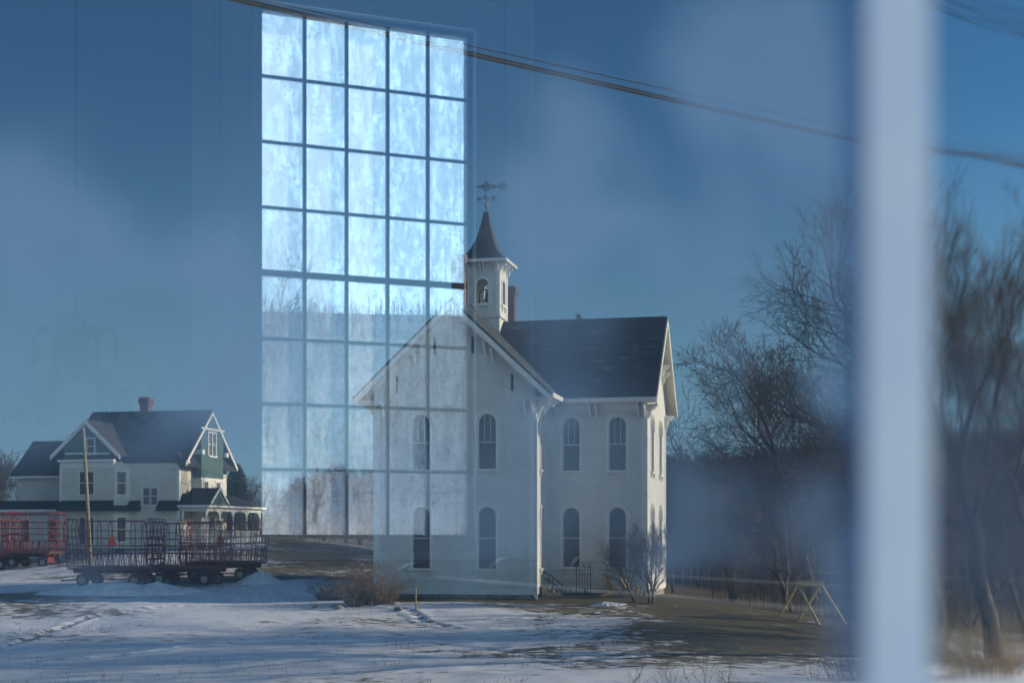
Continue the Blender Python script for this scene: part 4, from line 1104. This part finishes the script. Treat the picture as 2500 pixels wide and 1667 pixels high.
# ------------------------------------------------------------------ trees
class Poly:
    """collects tapering polylines and turns them into one mesh"""
    def __init__(s): s.br = []
    def add(s, pts, rads): s.br.append((np.array(pts, float), np.array(rads, float)))
    def build(s, name, m, parent=None, n=None):
        V = []; F = []; base = 0
        for pts, rads in s.br:
            k = n or (7 if rads[0] > .09 else (4 if rads[0] > .03 else 3))
            t = np.gradient(pts, axis=0); t /= np.maximum(np.linalg.norm(t, axis=1, keepdims=True), 1e-9)
            ref = np.array([.13, .21, .97]) if abs(t[0, 2]) < .8 else np.array([.97, .1, .2])
            u = np.cross(t, ref); u /= np.maximum(np.linalg.norm(u, axis=1, keepdims=True), 1e-9)
            v = np.cross(t, u)
            a = np.arange(k) * 2 * PI / k
            ring = pts[:, None, :] + (u[:, None, :] * np.cos(a)[None, :, None] + v[:, None, :] * np.sin(a)[None, :, None]) * rads[:, None, None]
            V.append(ring.reshape(-1, 3)); m_ = len(pts)
            i = np.arange(m_ - 1)[:, None] * k; j = np.arange(k)[None, :]; j2 = (j + 1) % k
            F.append((np.stack([i + j, i + j2, i + k + j2, i + k + j], -1).reshape(-1, 4) + base)); base += m_ * k
        V = np.concatenate(V); F = np.concatenate(F)
        me = bpy.data.meshes.new(name)
        me.vertices.add(len(V)); me.vertices.foreach_set('co', V.astype(np.float32).ravel())
        me.loops.add(F.size); me.loops.foreach_set('vertex_index', F.astype(np.int32).ravel())
        me.polygons.add(len(F)); me.polygons.foreach_set('loop_start', np.arange(0, F.size, 4, dtype=np.int32)); me.polygons.foreach_set('loop_total', np.full(len(F), 4, dtype=np.int32))
        me.update(calc_edges=True); me.shade_smooth(); me.materials.append(m)
        o = bpy.data.objects.new(name, me); COL.objects.link(o)
        if parent: o.parent = parent
        return o
def rvec(rng): 
    v = Vector((rng.gauss(0, 1), rng.gauss(0, 1), rng.gauss(0, 1))); return v.normalized()
def grow(rng, tp, cp_, p, d, L, r, lvl, maxl, kids, wig=.16, up=.06, ang=(28, 58), keep=.62, wid=None, minr=.008):
    n = max(3, int(6 - lvl * .6)); pts = [p.copy()]; rads = [r]; dirs = [d.copy()]
    for i in range(n):
        d = (d + rvec(rng) * wig + Vector((0, 0, up))).normalized()
        p = p + d * (L / n); pts.append(p.copy()); dirs.append(d.copy()); rads.append(max(minr * .7, r * (1 - .62 * (i + 1) / n)))
    (tp if lvl == 0 else cp_).add([tuple(q) for q in pts], rads)
    if lvl >= maxl: return
    k = kids[lvl]
    for j in range(k):
        f = (.32 if lvl == 0 else .18) + (.80 if lvl else .66) * (j + rng.random() * .7) / k
        f = min(f, .99); q = f * n; i = min(int(q), n - 1); fr = q - i
        b = pts[i].lerp(pts[i + 1], fr); dd = dirs[i + 1]
        ax = dd.cross(rvec(rng)).normalized()
        if lvl == 0:      # spread the limbs round the trunk
            aa = 2.4 * j + rng.random() * .8; ax = dd.cross(Vector((math.cos(aa), math.sin(aa), 0))).normalized()
        an = R(rng.uniform(*ang)); nd = (Matrix.Rotation(an, 3, ax) @ dd).normalized()
        ll = L * rng.uniform(keep - .12, keep + .10) * (1 - .42 * f) * (1.25 if lvl == 0 else 1.15)
        rr = (r * (1 - .62 * f)) * rng.uniform(.48, .68)
        grow(rng, tp, cp_, b, nd, ll, max(rr, minr), lvl + 1, maxl, kids, wig * 1.08, up, ang, keep, wid, minr)
    if lvl > 0 or True:   # leader forks
        for sgn in (-1, 1):
            nd = (dirs[-1] + rvec(rng) * .5).normalized()
            grow(rng, tp, cp_, pts[-1], nd, L * .5, max(rads[-1], minr), lvl + 1, maxl, kids, wig, up, ang, keep, wid, minr)
def bare_tree(loc, H, tr, seed, label, group=None, lean=(0, 0), kids=(7, 5, 4, 4, 3), maxl=5, stems=1, ang=(28, 58), up=.06, wig=.16, keep=.62, name='bare_tree', cat='tree', minr=.010, tm=None, cm=None):
    rng = random.Random(seed)
    r = empty(name, loc, 0, label, cat, group)
    T = Poly(); C_ = Poly()
    for k in range(stems):
        l = Vector(lean) if stems == 1 else Vector(lean) + Vector((math.cos(k * 2.3 + seed), math.sin(k * 2.3 + seed))) * .30
        T0 = Poly()
        grow(rng, T, C_, Vector((0, 0, -.3)), Vector((l[0], l[1], 1)).normalized(), H * .62, tr / math.sqrt(stems), 0, maxl, kids, wig, up, ang, keep, None, minr)
    T.build('trunk', tm or M['bark'], r); C_.build('crown', cm or M['twig'], r)
    return r
def sticks(rng, C_, base, h, spread, n, r=.02, arch=0.0):
    """upright or arching canes from one base"""
    for i in range(n):
        a = rng.random() * 2 * PI; s = spread * math.sqrt(rng.random()); hh = h * rng.uniform(.5, 1.0)
        o = base + Vector((math.cos(a), math.sin(a), 0)) * s * .25
        pts = []
        for k in range(5):
            f = k / 4
            pts.append(tuple(o + Vector((math.cos(a), math.sin(a), 0)) * (s * f * (1 + arch * f)) + Vector((rng.gauss(0, .03), rng.gauss(0, .03), hh * (f - arch * .55 * f * f)))))
        C_.add(pts, [r * (1 - .7 * k / 4) for k in range(5)])

BIG = 'big bare trees right of the schoolhouse'
# the tree with two main limbs that stands clear against the sky
bare_tree(G(1995, 112), 22.0, .50, 11, 'tall bare tree standing clear against the sky between schoolhouse and blurred bar', BIG, lean=(-.05, 0), kids=(7, 5, 4, 4, 3), minr=.017, wig=.24, ang=(34, 68), up=.05, keep=.70)
bare_tree(G(1935, 108), 11.0, .28, 23, 'low wide bare tree leaning left towards the schoolhouse roof end', BIG, lean=(-.55, 0), kids=(7, 5, 4, 4, 3), minr=.012, wig=.22)
bare_tree(G(2390, 62), 18.8, .40, 5, 'nearest large bare tree, behind the blurred bar, its boughs reaching left', BIG, lean=(-.06, 0), kids=(9, 5, 5, 4, 3), minr=.009, ang=(30, 58), up=.06)
bare_tree(G(2480, 56), 15.5, .34, 31, 'bare tree at the right edge seen through wavy glass', BIG, lean=(.05, 0), kids=(8, 6, 4, 4, 3), minr=.009)
bare_tree(G(2260, 96), 15.0, .30, 37, 'smaller bare tree just right of the blurred bar', BIG, kids=(8, 5, 5, 4), maxl=4, minr=.013)
# many-stemmed willows and birches at the edge of the wood
bare_tree(G(1790, 128), 9.5, .42, 41, 'many-stemmed bare tree fanning up against the dark wood', BIG, stems=6, kids=(5, 4, 4, 3), maxl=4, minr=.016, cm=M['twig2'])
bare_tree(G(1705, 150), 9.0, .20, 43, 'slender bare tree close to the sunlit end wall, low against the hill', BIG, kids=(6, 5, 4), maxl=3, minr=.016)
bare_tree(G(1922, 96), 8.0, .10, 47, 'thin pale birch trunk left of the wooden swing', BIG, kids=(6, 4, 3), maxl=3, minr=.012, tm=M['weed'], cm=M['twig2'])
bare_tree(G(1995, 104), 8.4, .10, 53, 'thin pale birch trunk directly behind the wooden swing', BIG, kids=(6, 4, 3), maxl=3, minr=.012, tm=M['weed'], cm=M['twig2'])
bare_tree(G(2090, 104), 10.5, .22, 59, 'bare tree in the wood edge right of the swing', BIG, kids=(7, 5, 4, 3), maxl=4, minr=.014)
bare_tree(G(1645, 108), 9.8, .14, 61, 'small bare tree peeping from behind the far corner of the schoolhouse', BIG, kids=(7, 5, 4, 3), maxl=4, minr=.013, lean=(.05, 0))
bare_tree(G(2330, 80), 9.0, .22, 67, 'low tangled bare tree, second behind the right pane', BIG, stems=3, kids=(6, 5, 4, 3), maxl=4, minr=.012)
bare_tree(G(2475, 64), 9.6, .22, 71, 'tangled bare tree nearest the right frame edge', BIG, stems=3, kids=(6, 5, 4, 3), maxl=4, minr=.012)
# left of the scene
LT = 'bare trees beyond the farmhouse'
for i, (px, Yd, h, lab) in enumerate(((8, 150, 8.6, 'bare tree at the far left edge beyond the rear wing'), (30, 145, 8.0, 'bare tree touching the left roof corner of the farmhouse'), (640, 190, 8.0, 'small bare tree left of the schoolhouse, nearest the porch'),
        (735, 150, 6.0, 'small bare tree behind the wires'), (790, 140, 6.6, 'bare thicket tree, middle of the row left of the schoolhouse'), (845, 135, 7.0, 'bare thicket tree nearest the left schoolhouse corner'), (880, 128, 6.2, 'bare tree half hidden by the left schoolhouse wall'))):
    bare_tree(G(px, Yd), h, .14, 80 + i, lab, LT, kids=(7, 5, 4, 3), maxl=4, minr=.016, stems=1 if i < 3 else 3)
# evergreen behind the porch
def evergreen(loc, H, Rr, seed, label):
    rng = random.Random(seed); r = empty('evergreen_tree', loc, 0, label, 'tree')
    T = Poly(); T.add([(0, 0, -.3), (0, 0, H * .5), (0, 0, H)], [.16, .1, .02]); T.build('trunk', M['bark'], r)
    mb = MB()
    for i in range(9000):
        f = rng.random() ** .8; z = H * (.12 + .88 * f); a = rng.random() * 2 * PI
        lump = .75 + .35 * math.sin(a * 3 + z * 2.1) * math.cos(z * 1.7 + a)
        rad = Rr * (1 - f) ** .6 * lump * math.sqrt(rng.random()) + .1
        c = Vector((math.cos(a) * rad, math.sin(a) * rad, z)); d1 = rvec(rng) * .20; d2 = rvec(rng) * .05
        mb.add([c - d1, c + d2, c + d1], [(0, 1, 2)])
    mb.build('crown', M['needle'], r); return r
evergreen(G(578, 122), 6.2, 1.9, 3, 'dark evergreen tree just behind the farmhouse porch roof')

# ---- woods: on the ridge and as a dark mass at its foot
def wood(name, pos_fn, count, hrange, twigs, seed, m, label=None, tw=.05):
    rng = np.random.RandomState(seed); V = []; F = []; base = 0
    pts = pos_fn(rng, count)
    zs = ground(pts[:, 0], pts[:, 1])
    for (x, y), z in zip(pts, zs):
        h = rng.uniform(*hrange); w0 = tw * h / 10 * (1 + np.hypot(x, y) / 400)
        k = twigs
        f = rng.uniform(.15, .85, k); a = rng.uniform(0, 2 * PI, k); el = rng.uniform(.5, 1.25, k); l = h * rng.uniform(.16, .42, k) * (1.1 - f * .5)
        p0 = np.column_stack([np.full(k, x) , np.full(k, y), z + h * f]); 
        dirs = np.column_stack([np.cos(a) * np.cos(el), np.sin(a) * np.cos(el), np.sin(el)])
        p1 = p0 + dirs * l[:, None]
        p0 = np.vstack([[x, y, z - .5], p0]); p1 = np.vstack([[x + rng.normal(0, .03) * h, y + rng.normal(0, .03) * h, z + h], p1])
        wv_ = np.concatenate([[w0 * 2.2], np.full(k, w0)])
        # triangular spikes: three sides meeting at the tip
        aa = rng.uniform(0, PI)
        o = [np.array([math.cos(aa + q), math.sin(aa + q), 0]) for q in (0, 2.09, 4.19)]
        vs = np.stack([p0 + o[0] * wv_[:, None], p0 + o[1] * wv_[:, None], p0 + o[2] * wv_[:, None], p1], 1)
        V.append(vs.reshape(-1, 3)); i = np.arange(k + 1)[:, None] * 4
        F.append(np.concatenate([i + np.array([[0, 1, 3]]), i + np.array([[1, 2, 3]]), i + np.array([[2, 0, 3]])]) + base); base += 4 * (k + 1)
    V = np.concatenate(V); F = np.concatenate(F)
    me = bpy.data.meshes.new(name)
    me.vertices.add(len(V)); me.vertices.foreach_set('co', V.astype(np.float32).ravel())
    me.loops.add(F.size); me.loops.foreach_set('vertex_index', F.astype(np.int32).ravel())
    me.polygons.add(len(F)); me.polygons.foreach_set('loop_start', np.arange(0, F.size, 3, dtype=np.int32)); me.polygons.foreach_set('loop_total', np.full(len(F), 3, dtype=np.int32))
    me.update(calc_edges=True); me.materials.append(m)
    o = bpy.data.objects.new(name, me); COL.objects.link(o)
    tag(o, kind='stuff'); 
    if label: o['label'] = label
    return o
def sector(a0, a1, r0, r1):
    def f(rng, n):
        a = np.radians(rng.uniform(a0, a1, n)); r = np.sqrt(rng.uniform(r0 ** 2, r1 ** 2, n)); return np.column_stack([r * np.sin(a), r * np.cos(a)])
    return f
M['rust'] = mat('rusty bracken stalks', (.46, .18, .06), .9, (.26, .14, .07), scale=2)
M['wood_far'] = mat('far bare woodland', (.045, .038, .032), .95, (.075, .06, .048), scale=.05)
wood('far_woods', sector(3.5, 26, 330, 720), 5200, (8, 13), 9, 1, M['wood_far'], 'bare woods covering the long ridge', .10)
wood('near_woods', sector(5.8, 24, 150, 215), 620, (5, 12), 46, 2, M['twig'], 'dark bare woods at the foot of the ridge', .028)
wood('brush', sector(8, 24, 88, 150), 620, (1.5, 5.5), 40, 3, M['twig'], 'low bare brush at the edge of the lawn', .022)
wood('left_woods', sector(-24, -4, 320, 480), 900, (5, 9), 16, 4, M['wood_far'], 'low line of woods beyond the farmhouse', .07)
def along(px0, px1, y0, y1):
    def f(rng, n):
        Y = rng.uniform(y0, y1, n); px = rng.uniform(px0, px1, n); return np.column_stack([(px - 1250) / FPX * Y, Y])
    return f
wood('thicket', along(690, 905, 112, 135), 90, (1.5, 3.6), 40, 5, M['twig2'], 'bare thicket along the bank left of the schoolhouse', .02)

# ---- shrubs
def shrub(loc, h, spread, n, seed, label, arch=.6, m='twig2', r=.02, group=None):
    rng = random.Random(seed); rt = empty('shrub', loc, 0, label, 'shrub', group)
    C_ = Poly()
    for k in range(7):      # several crowns of different heights grown together
        a = rng.random() * 2 * PI; q = spread * .62 * math.sqrt(rng.random())
        sticks(rng, C_, Vector((math.cos(a) * q, math.sin(a) * q * .6, -.1)), h * rng.uniform(.55, 1.0), spread * rng.uniform(.45, .75), n // 7, r * rng.uniform(.6, 1.1), arch * rng.uniform(.5, 1.2))
    C_.build('branches', M[m], rt)
    C2 = Poly()
    for i in range(n * 2):
        a = rng.random() * 2 * PI; s = spread * rng.uniform(.1, .9); b = Vector((math.cos(a) * s, math.sin(a) * s, h * rng.uniform(.15, .75) * (1 - .3 * s / spread)))
        d = (rvec(rng) + Vector((0, 0, .5))).normalized() * rng.uniform(.2, .5); C2.add([tuple(b), tuple(b + d * .6 + rvec(rng) * .04), tuple(b + d)], [r * .5, r * .4, r * .25])
    C2.build('twigs', M[m], rt); return rt
SH = 'bare shrubs round the schoolhouse'
shrub(G(895, 71), 3.1, 1.9, 330, 1, 'big tangled bare shrub beside the left corner of the schoolhouse', .75, group=SH)
shrub(G(800, 74), 2.0, 1.3, 120, 2, 'lower bare shrub left of the big tangled one', .7, group=SH)
bare_tree(G(1592, 72.5), 3.9, .13, 7, 'small forked ornamental tree before the sunlit schoolhouse corner', stems=3, kids=(5, 4, 4, 3), maxl=4, minr=.007, ang=(20, 48), up=.10, name='small_tree', wig=.2)
bare_tree(G(1562, 72.9), 3.5, .09, 9, 'thin bare tree leaning left over the garden chairs', kids=(6, 5, 4, 3), maxl=4, minr=.006, lean=(-.85, 0), up=.11, name='small_tree', cm=M['twig'], tm=M['twig'])
FS = 'bare saplings in the foreground snow'
for i, (px, Yd, h, lab) in enumerate(((1535, 40, 1.25, 'leftmost sapling in the foreground snow'), (1560, 38, 1.0, 'short sapling close to the leftmost one'), (1640, 39, 1.55, 'straight sapling in the middle of the foreground group'), (1712, 38, 2.0, 'tallest twiggy sapling in the foreground snow'), (1785, 40, 1.3, 'rightmost sapling of the foreground group'))):
    bare_tree(G(px, Yd), h * 1.3, .016, 200 + i, lab, FS, kids=(7, 3), maxl=2, minr=.004, name='sapling', cat='sapling', ang=(20, 45), up=.08)
shrub(G(2060, 46), 3.0, 1.9, 90, 12, 'spreading bare shrub in front of the blurred bar, low right', .3, 'twig', .010, group=FS)
shrub(G(2400, 50), 3.4, 2.2, 120, 13, 'pale bare shrub behind the right pane', .35, 'weed', .014, group=FS)

# ---- the snowy slope behind the hall, seen only mirrored in the glass
def MIR(px, Y):
    v = Vector(((px - 1250) / FPX * Y, Y, 0)); q = v - HALL_LOC; v = v - N2 * 2 * q.dot(N2); return v.x, v.y
def GM_(px, Y):
    x, y = MIR(px, Y); return Vector((x, y, gz(x, y)))
RT = 'trees on the snowy slope behind the hall'
for i, (px, Yd, h, lab) in enumerate(((575, 34, 7.5, 'bare tree reflected in the left column of frosted panes'), (1150, 40, 5.5, 'leaning bare tree reflected in the right column of frosted panes'), (1040, 46, 6.5, 'bare tree reflected across the schoolhouse gable'), (760, 52, 4.0, 'small bare tree reflected in the middle panes'))):
    bare_tree(GM_(px, Yd), h, .13, 300 + i, lab, RT, kids=(7, 5, 4, 3), maxl=4, minr=.009, cm=M['weed'], lean=(.2 if i == 1 else 0, 0))
def mirpos(px0, px1, y0, y1):
    def f(rng, n): return np.array([MIR(rng.uniform(px0, px1), rng.uniform(y0, y1)) for _ in range(n)])
    return f
wood('slope_brush', mirpos(560, 1250, 24, 80), 520, (.4, 2.2), 26, 6, M['rust'], 'straw coloured brush on the snowy slope behind the hall', .016)
wood('slope_woods', mirpos(450, 1350, 170, 330), 700, (2, 4.5), 12, 8, M['wood_far'], 'bare woods high on the slope behind the hall', .06)

def clumps(rng, n):
    c = along(-60, 2560, 37, 84)(rng, 260); i = rng.randint(0, 260, n)
    return c[i] + np.column_stack([rng.normal(0, 1.1, n), rng.normal(0, .35, n)])
wood('grass_tufts', clumps, 4600, (.03, .10), 8, 21, M['twig'], 'dry grass tufts poking through the thin snow', 1.2)
# ------------------------------------------------------------------ poles and wires
def wire(a, b, sag, r, n=24):
    a = Vector(a); b = Vector(b)
    return [tuple(a.lerp(b, i / n) - Vector((0, 0, sag * 4 * (i / n) * (1 - i / n)))) for i in range(n + 1)]
base = G(223, 90); top = P(204, 1048, 89)
up = empty('utility_pole', base, 0, 'weathered wooden utility pole leaning in front of the farmhouse', 'pole')
d = top - base
mb = MB(); mb.tube([(0, 0, -.5), tuple(d * .5), tuple(d)], [.13, .115, .095], 12); mb.build('shaft', M['pole'], up, True)
mb = MB(); mb.lathe([(.03, 0), (.05, .02), (.05, .10), (.03, .12)], tuple(d), 8); mb.build('insulator', M['trim'], up)
def wires(label, segs, group='overhead wires'):
    r = empty('overhead_wire', segs[0][0], 0, label, 'wire', group)
    for a, b, sag, rad in segs:
        mb = MB(); o = Vector(segs[0][0]); mb.tube([Vector(q) - o for q in wire(a, b, sag, rad)], rad, 5, False)
        mb.build('strand', M['cable'], r)
    return r
wires('thin wire running left from the leaning pole over the rear wing', [(top, P(-200, 1142, 80), .5, .018)])
wires('thin wire sloping right from the leaning pole past the gable window', [(top, P(1000, 1252, 150), 1.0, .022)])
wires('lower faint wire behind the porch roof running to the schoolhouse', [(P(540, 1165, 140), P(1000, 1262, 160), .3, .02)])
wires('thick twisted cable crossing the sky from top left to the blurred bar', [(P(430, -32, 30), P(2700, 474, 46), .10, .040), (P(430, -40, 30.05), P(2700, 468, 46.05), .10, .026)])
wires('thin wire just above the thick twisted cable', [(P(420, -48, 30), P(2700, 452, 46), .02, .014)])
wires('pair of wires in the top right corner behind the wavy pane', [(P(2050, -50, 40), P(2750, 165, 42), .3, .035), (P(2050, -75, 40), P(2750, 130, 42), .3, .025)])
# ------------------------------------------------------------------ yard things
def chair(loc, rz, label):
    r = empty('garden_chair', loc, rz, label, 'chair', 'slatted garden chairs by the schoolhouse wall')
    mb = MB()
    for k in range(7):
        a = (k - 3) * .085; mb.hexa([(a - .036, -.02, .34), (a + .036, -.02, .34), (a + .036, .0, .33), (a - .036, 0, .33), (a * 1.25 - .038, .42, 1.12 - abs(a) * .3), (a * 1.25 + .038, .42, 1.12 - abs(a) * .3), (a * 1.25 + .038, .44, 1.11 - abs(a) * .3), (a * 1.25 - .038, .44, 1.11 - abs(a) * .3)])
    mb.build('backrest', M['wood'], r)
    mb = MB()
    for k in range(6):
        y = -.52 + k * .10; z = .42 - (y + .52) * .2; mb.box(-.28, .28, y, y + .08, z, z + .02)
    mb.build('seat', M['wood'], r)
    for sx in (-1, 1):
        mb = MB(); mb.box(sx * .36 - .07, sx * .36 + .07, -.60, .25, .60, .625); mb.build('armrest', M['wood'], r)
        mb = MB(); mb.box(sx * .33 - .02, sx * .33 + .02, -.55, -.45, 0, .60); mb.build('leg', M['wood'], r)
        mb = MB(); mb.prism([(sx * .30 - .015, -.55, .30), (sx * .30 - .015, -.55, .42), (sx * .30 - .015, .55, .12), (sx * .30 - .015, .55, 0), (sx * .30 - .015, .42, 0)], (.03, 0, 0)); mb.build('leg', M['wood'], r)
        mb = MB(); mb.bar((sx * .35, .20, .0), (sx * .35, .20, .60), .04, .05); mb.build('leg', M['wood'], r)
    return r
def wallp(px, py, t_off):
    """point in front of the wing wall at a pixel column"""
    best = None
    for i in range(600):
        s = -1 + i * .012; q = SW(s, 3.67 - t_off)
        e = abs(q.x / q.y * FPX + 1250 - px)
        if best is None or e < best[0]: best = (e, q)
    return best[1]
for px, rz_, lab in ((1494, R(118), 'wooden garden chair nearer the iron gate'), (1538, R(66), 'wooden garden chair nearer the sunlit corner')):
    q = wallp(px, 0, 1.9); chair((q.x, q.y, gz(q.x, q.y) + .03), rz_, lab)
# stair railing of dark pipe
q0 = wallp(1327, 0, 1.3); a_ = Vector((math.cos(-R(12.5)), math.sin(-R(12.5)), 0))
r = empty('stair_railing', (q0.x, q0.y, ZB), -R(12.5), 'dark pipe handrail sloping down from the side door', 'railing')
mb = MB()
mb.tube([(0, 0, 1.15), (.35, 0, 1.0), (1.05, 0, .42), (1.35, 0, .36), (1.52, 0, .26), (1.50, 0, .02), (1.35, 0, -.05), (1.2, 0, .0)], .025, 8); mb.tube([(.0, 0, .80), (.35, 0, .68), (1.05, 0, .10)], .02, 8); mb.build('handrail', M['iron'], r)
for x, z0, z1 in ((.28, -.3, .98), (.50, -.3, .84), (1.0, -.45, .42), (1.22, -.45, .36)):
    mb = MB(); mb.tube([(x, 0, z0), (x, 0, z1)], .02, 6); mb.build('post', M['iron'], r)
# iron garden gate
q0 = wallp(1407, 0, 1.4)
r = empty('iron_gate', (q0.x, q0.y, gz(q0.x, q0.y)), -R(12.5), 'tall thin iron gate with scrolled top standing before the schoolhouse wall', 'gate')
mb = MB()
for x in (0, .78): mb.bar((x, 0, 0), (x, 0, 1.65), .035)
for z in (.12, .45, .80, 1.2, 1.62): mb.bar((0, 0, z), (.78, 0, z), .022)
mb.build('gate_frame', M['iron'], r)
mb = MB()
for x in (.16, .32, .46, .62): mb.tube([(x, 0, .12), (x, 0, 1.62)], .010, 5)
mb.build('gate_bars', M['iron'], r)
mb = MB()
for cx in (.22, .56): mb.tube([(cx + .16 * math.cos(PI * i / 10), 0, 1.65 + .20 * math.sin(PI * i / 10)) for i in range(11)], .012, 5, False)
mb.tube([(.86 + .13 * math.cos(PI * 2 * i / 14), 0, 1.74 + .13 * math.sin(PI * 2 * i / 14)) for i in range(11)], .012, 5, False); mb.build('gate_scroll', M['iron'], r)
# small red ornament on the wall
q0 = wallp(1523, 0, .1)
r = empty('wall_ornament', (q0.x, q0.y, (HORIZON - 1421) / FPX * q0.y), -R(12.5), 'small round dark red ornament on the wall between the garden chairs', 'ornament')
mb = MB(); mb.lathe([(.01, -.1), (.07, -.08), (.10, 0), (.07, .08), (.01, .1)], n=14); mb.build('disc', mat('glossy dark red', (.25, .02, .03), .25), r, True)
mb = MB(); mb.lathe([(.03, .09), (.03, .13), (.01, .14)], n=10); mb.build('cap', M['iron'], r)
# low bench along the wall
q0 = wallp(1462, 0, 1.2)
r = empty('low_bench', (q0.x, q0.y, gz(q0.x, q0.y)), -R(12.5), 'low dark bench against the schoolhouse wall left of the chairs', 'bench')
mb = MB(); mb.box(-.9, .9, -.18, .18, .42, .47); mb.build('seat', M['deck'], r)
for x in (-.75, .75): mb = MB(); mb.box(x - .04, x + .04, -.15, .15, 0, .418); mb.build('leg', M['deck'], r)
# marker stake
q = G(1016, 68.5)
s_ = MB(); s_.tube([(0, 0, -.1), (-.03, 0, 1.08)], .035, 8); s_.lathe([(.04, 1.06), (.04, 1.12), (.01, 1.14)], (-.03, 0, 0), 8)
o = s_.build('stake', M['pole'], None, True); o.location = q; tag(o, 'thin pale wooden stake standing before the front windows of the schoolhouse', 'stake')
# stones and leaf litter at the lawn edge
def rock(px, Y, s, seed, label, m=None):
    rng = random.Random(seed); mb = MB(); n1, n2 = 7, 9; vs = []; fs = []
    for i in range(n1 + 1):
        for j in range(n2):
            th_ = PI * i / n1; ph = 2 * PI * j / n2; k = s * rng.uniform(.8, 1.15)
            vs.append((k * 1.5 * math.sin(th_) * math.cos(ph), k * math.sin(th_) * math.sin(ph), k * .6 * math.cos(th_)))
    for i in range(n1):
        for j in range(n2): fs.append((i * n2 + j, i * n2 + (j + 1) % n2, (i + 1) * n2 + (j + 1) % n2, (i + 1) * n2 + j))
    mb.add(vs, fs); o = mb.build('stone', m or M['stone'], None, True); o.location = G(px, Y, s * .25)
    tag(o, label, 'stone', 'stones along the edge of the yard'); return o
rock(972, 68.5, .16, 1, 'pale angular stone under the big tangled shrub'); rock(823, 69, .20, 2, 'round stone left of the big tangled shrub'); rock(770, 69.5, .14, 3, 'small stone farthest left along the snow edge')
# snow heaps
def heap(px, Y, rx, ry, h, seed, label):
    c = G(px, Y); nx, ny = 44, 26; vs = []; fs = []
    for j in range(ny + 1):
        for i in range(nx + 1):
            u = -1 + 2 * i / nx; v = -1 + 2 * j / ny; rr = u * u + v * v
            e = max(0, 1 - rr) ** .8
            x = c.x + u * rx; y = c.y + v * ry
            nz_ = noise.fractal(Vector((x * 1.6, y * 1.6, seed)), .8, 2.1, 5) * .32 + noise.noise(Vector((x * .7, y * .7, seed))) * .4
            vs.append((u * rx, v * ry, gz(x, y) - c.z - .12 + e * h * (1 + nz_)))
    for j in range(ny):
        for i in range(nx): a = j * (nx + 1) + i; fs.append((a, a + 1, a + nx + 2, a + nx + 1))
    mb = MB(); mb.add(vs, fs); o = mb.build('snow_heap', snowm, None, True); o.location = c
    return tag(o, label, 'snow heap', 'ploughed snow heaps')
snowm = mat('crusted snow', (.74, .77, .82), .7, (.60, .62, .66), scale=2.5, bump=.10, bscale=5)
heap(632, 85.5, 1.5, 1.1, .62, 1.0, 'lumpy snow heap right of the last rack wagon')
heap(300, 78.5, 5.0, 1.8, .62, 4.0, 'long snow bank in front of the rack wagons')
heap(1490, 71.8, 1.1, .6, .20, 7.0, 'flat patch of old snow in front of the garden chairs')
# timber swing frame with a hanging bench
sw_ = G(1978, 69)
r = empty('swing_frame', sw_, -R(8), 'wooden A-frame garden swing standing on the brown lawn', 'swing')
mb = MB(); mb.hexa([(-.62, -.09, 1.78), (.62, -.09, 1.78), (.62, .09, 1.78), (-.62, .09, 1.78), (-.66, -.11, 2.04), (.66, -.11, 2.04), (.66, .11, 2.04), (-.66, .11, 2.04)]); mb.build('top_beam', M['swing_lit'], r)
for x, sx in ((-.60, -1), (.52, 1)):
    for yy, dx in ((-1.15, .95), (1.15, -.95)):
        mb = MB(); mb.bar((x, 0, 1.86), (x + dx * (1.0 if sx < 0 else 1.15) , yy, -.05), .08, .11); mb.build('leg', M['swing_lit'], r)
mb = MB()
for x in (-.42, .42): mb.bar((x, .0, 1.8), (x * 1.2, .15, 1.42), .05)
mb.build('brace', M['pole'], r)
mb = MB()
for k in range(5): mb.box(-.45, .45, -.24 + k * .10, -.16 + k * .10, .42, .445)
mb.build('bench_seat', M['swing_lit'], r)
mb = MB()
for k in range(4): mb.hexa([(-.45, .24 + k * .04, .46 + k * .11), (.45, .24 + k * .04, .46 + k * .11), (.45, .26 + k * .04, .46 + k * .11), (-.45, .26 + k * .04, .46 + k * .11), (-.45, .27 + k * .04, .54 + k * .11), (.45, .27 + k * .04, .54 + k * .11), (.45, .29 + k * .04, .54 + k * .11), (-.45, .29 + k * .04, .54 + k * .11)])
mb.build('bench_back', M['wood'], r)
for x in (-.42, .42):
    mb = MB(); mb.tube([(x, -.1, .44), (x, 0, 1.8)], .01, 5); mb.tube([(x, .35, .6), (x, 0, 1.8)], .01, 5); mb.build('chain', M['iron'], r)
# bird over the wires
bq = P(686, 1221, 95)
r = empty('bird', bq, R(20), 'small dark bird flying low left of the schoolhouse', 'bird')
mb = MB(); mb.tube([(-.22, 0, 0), (-.14, 0, .01), (0, 0, .02), (.13, 0, .03), (.20, 0, .035), (.26, 0, .02)], [.012, .035, .055, .045, .03, .006], 8)
mb.hexa([(-.38, -.05, .0), (-.38, .05, 0), (-.18, .03, .01), (-.18, -.03, .01), (-.38, -.05, .01), (-.38, .05, .01), (-.18, .03, .02), (-.18, -.03, .02)])
for sy in (-1, 1): mb.prism([(.08, sy * .02, .03), (.10, sy * .22, .16), (-.08, sy * .42, .12), (-.10, sy * .20, .10), (-.07, sy * .02, .03)], (0, 0, .012))
mb.build('body', M['iron'], r)
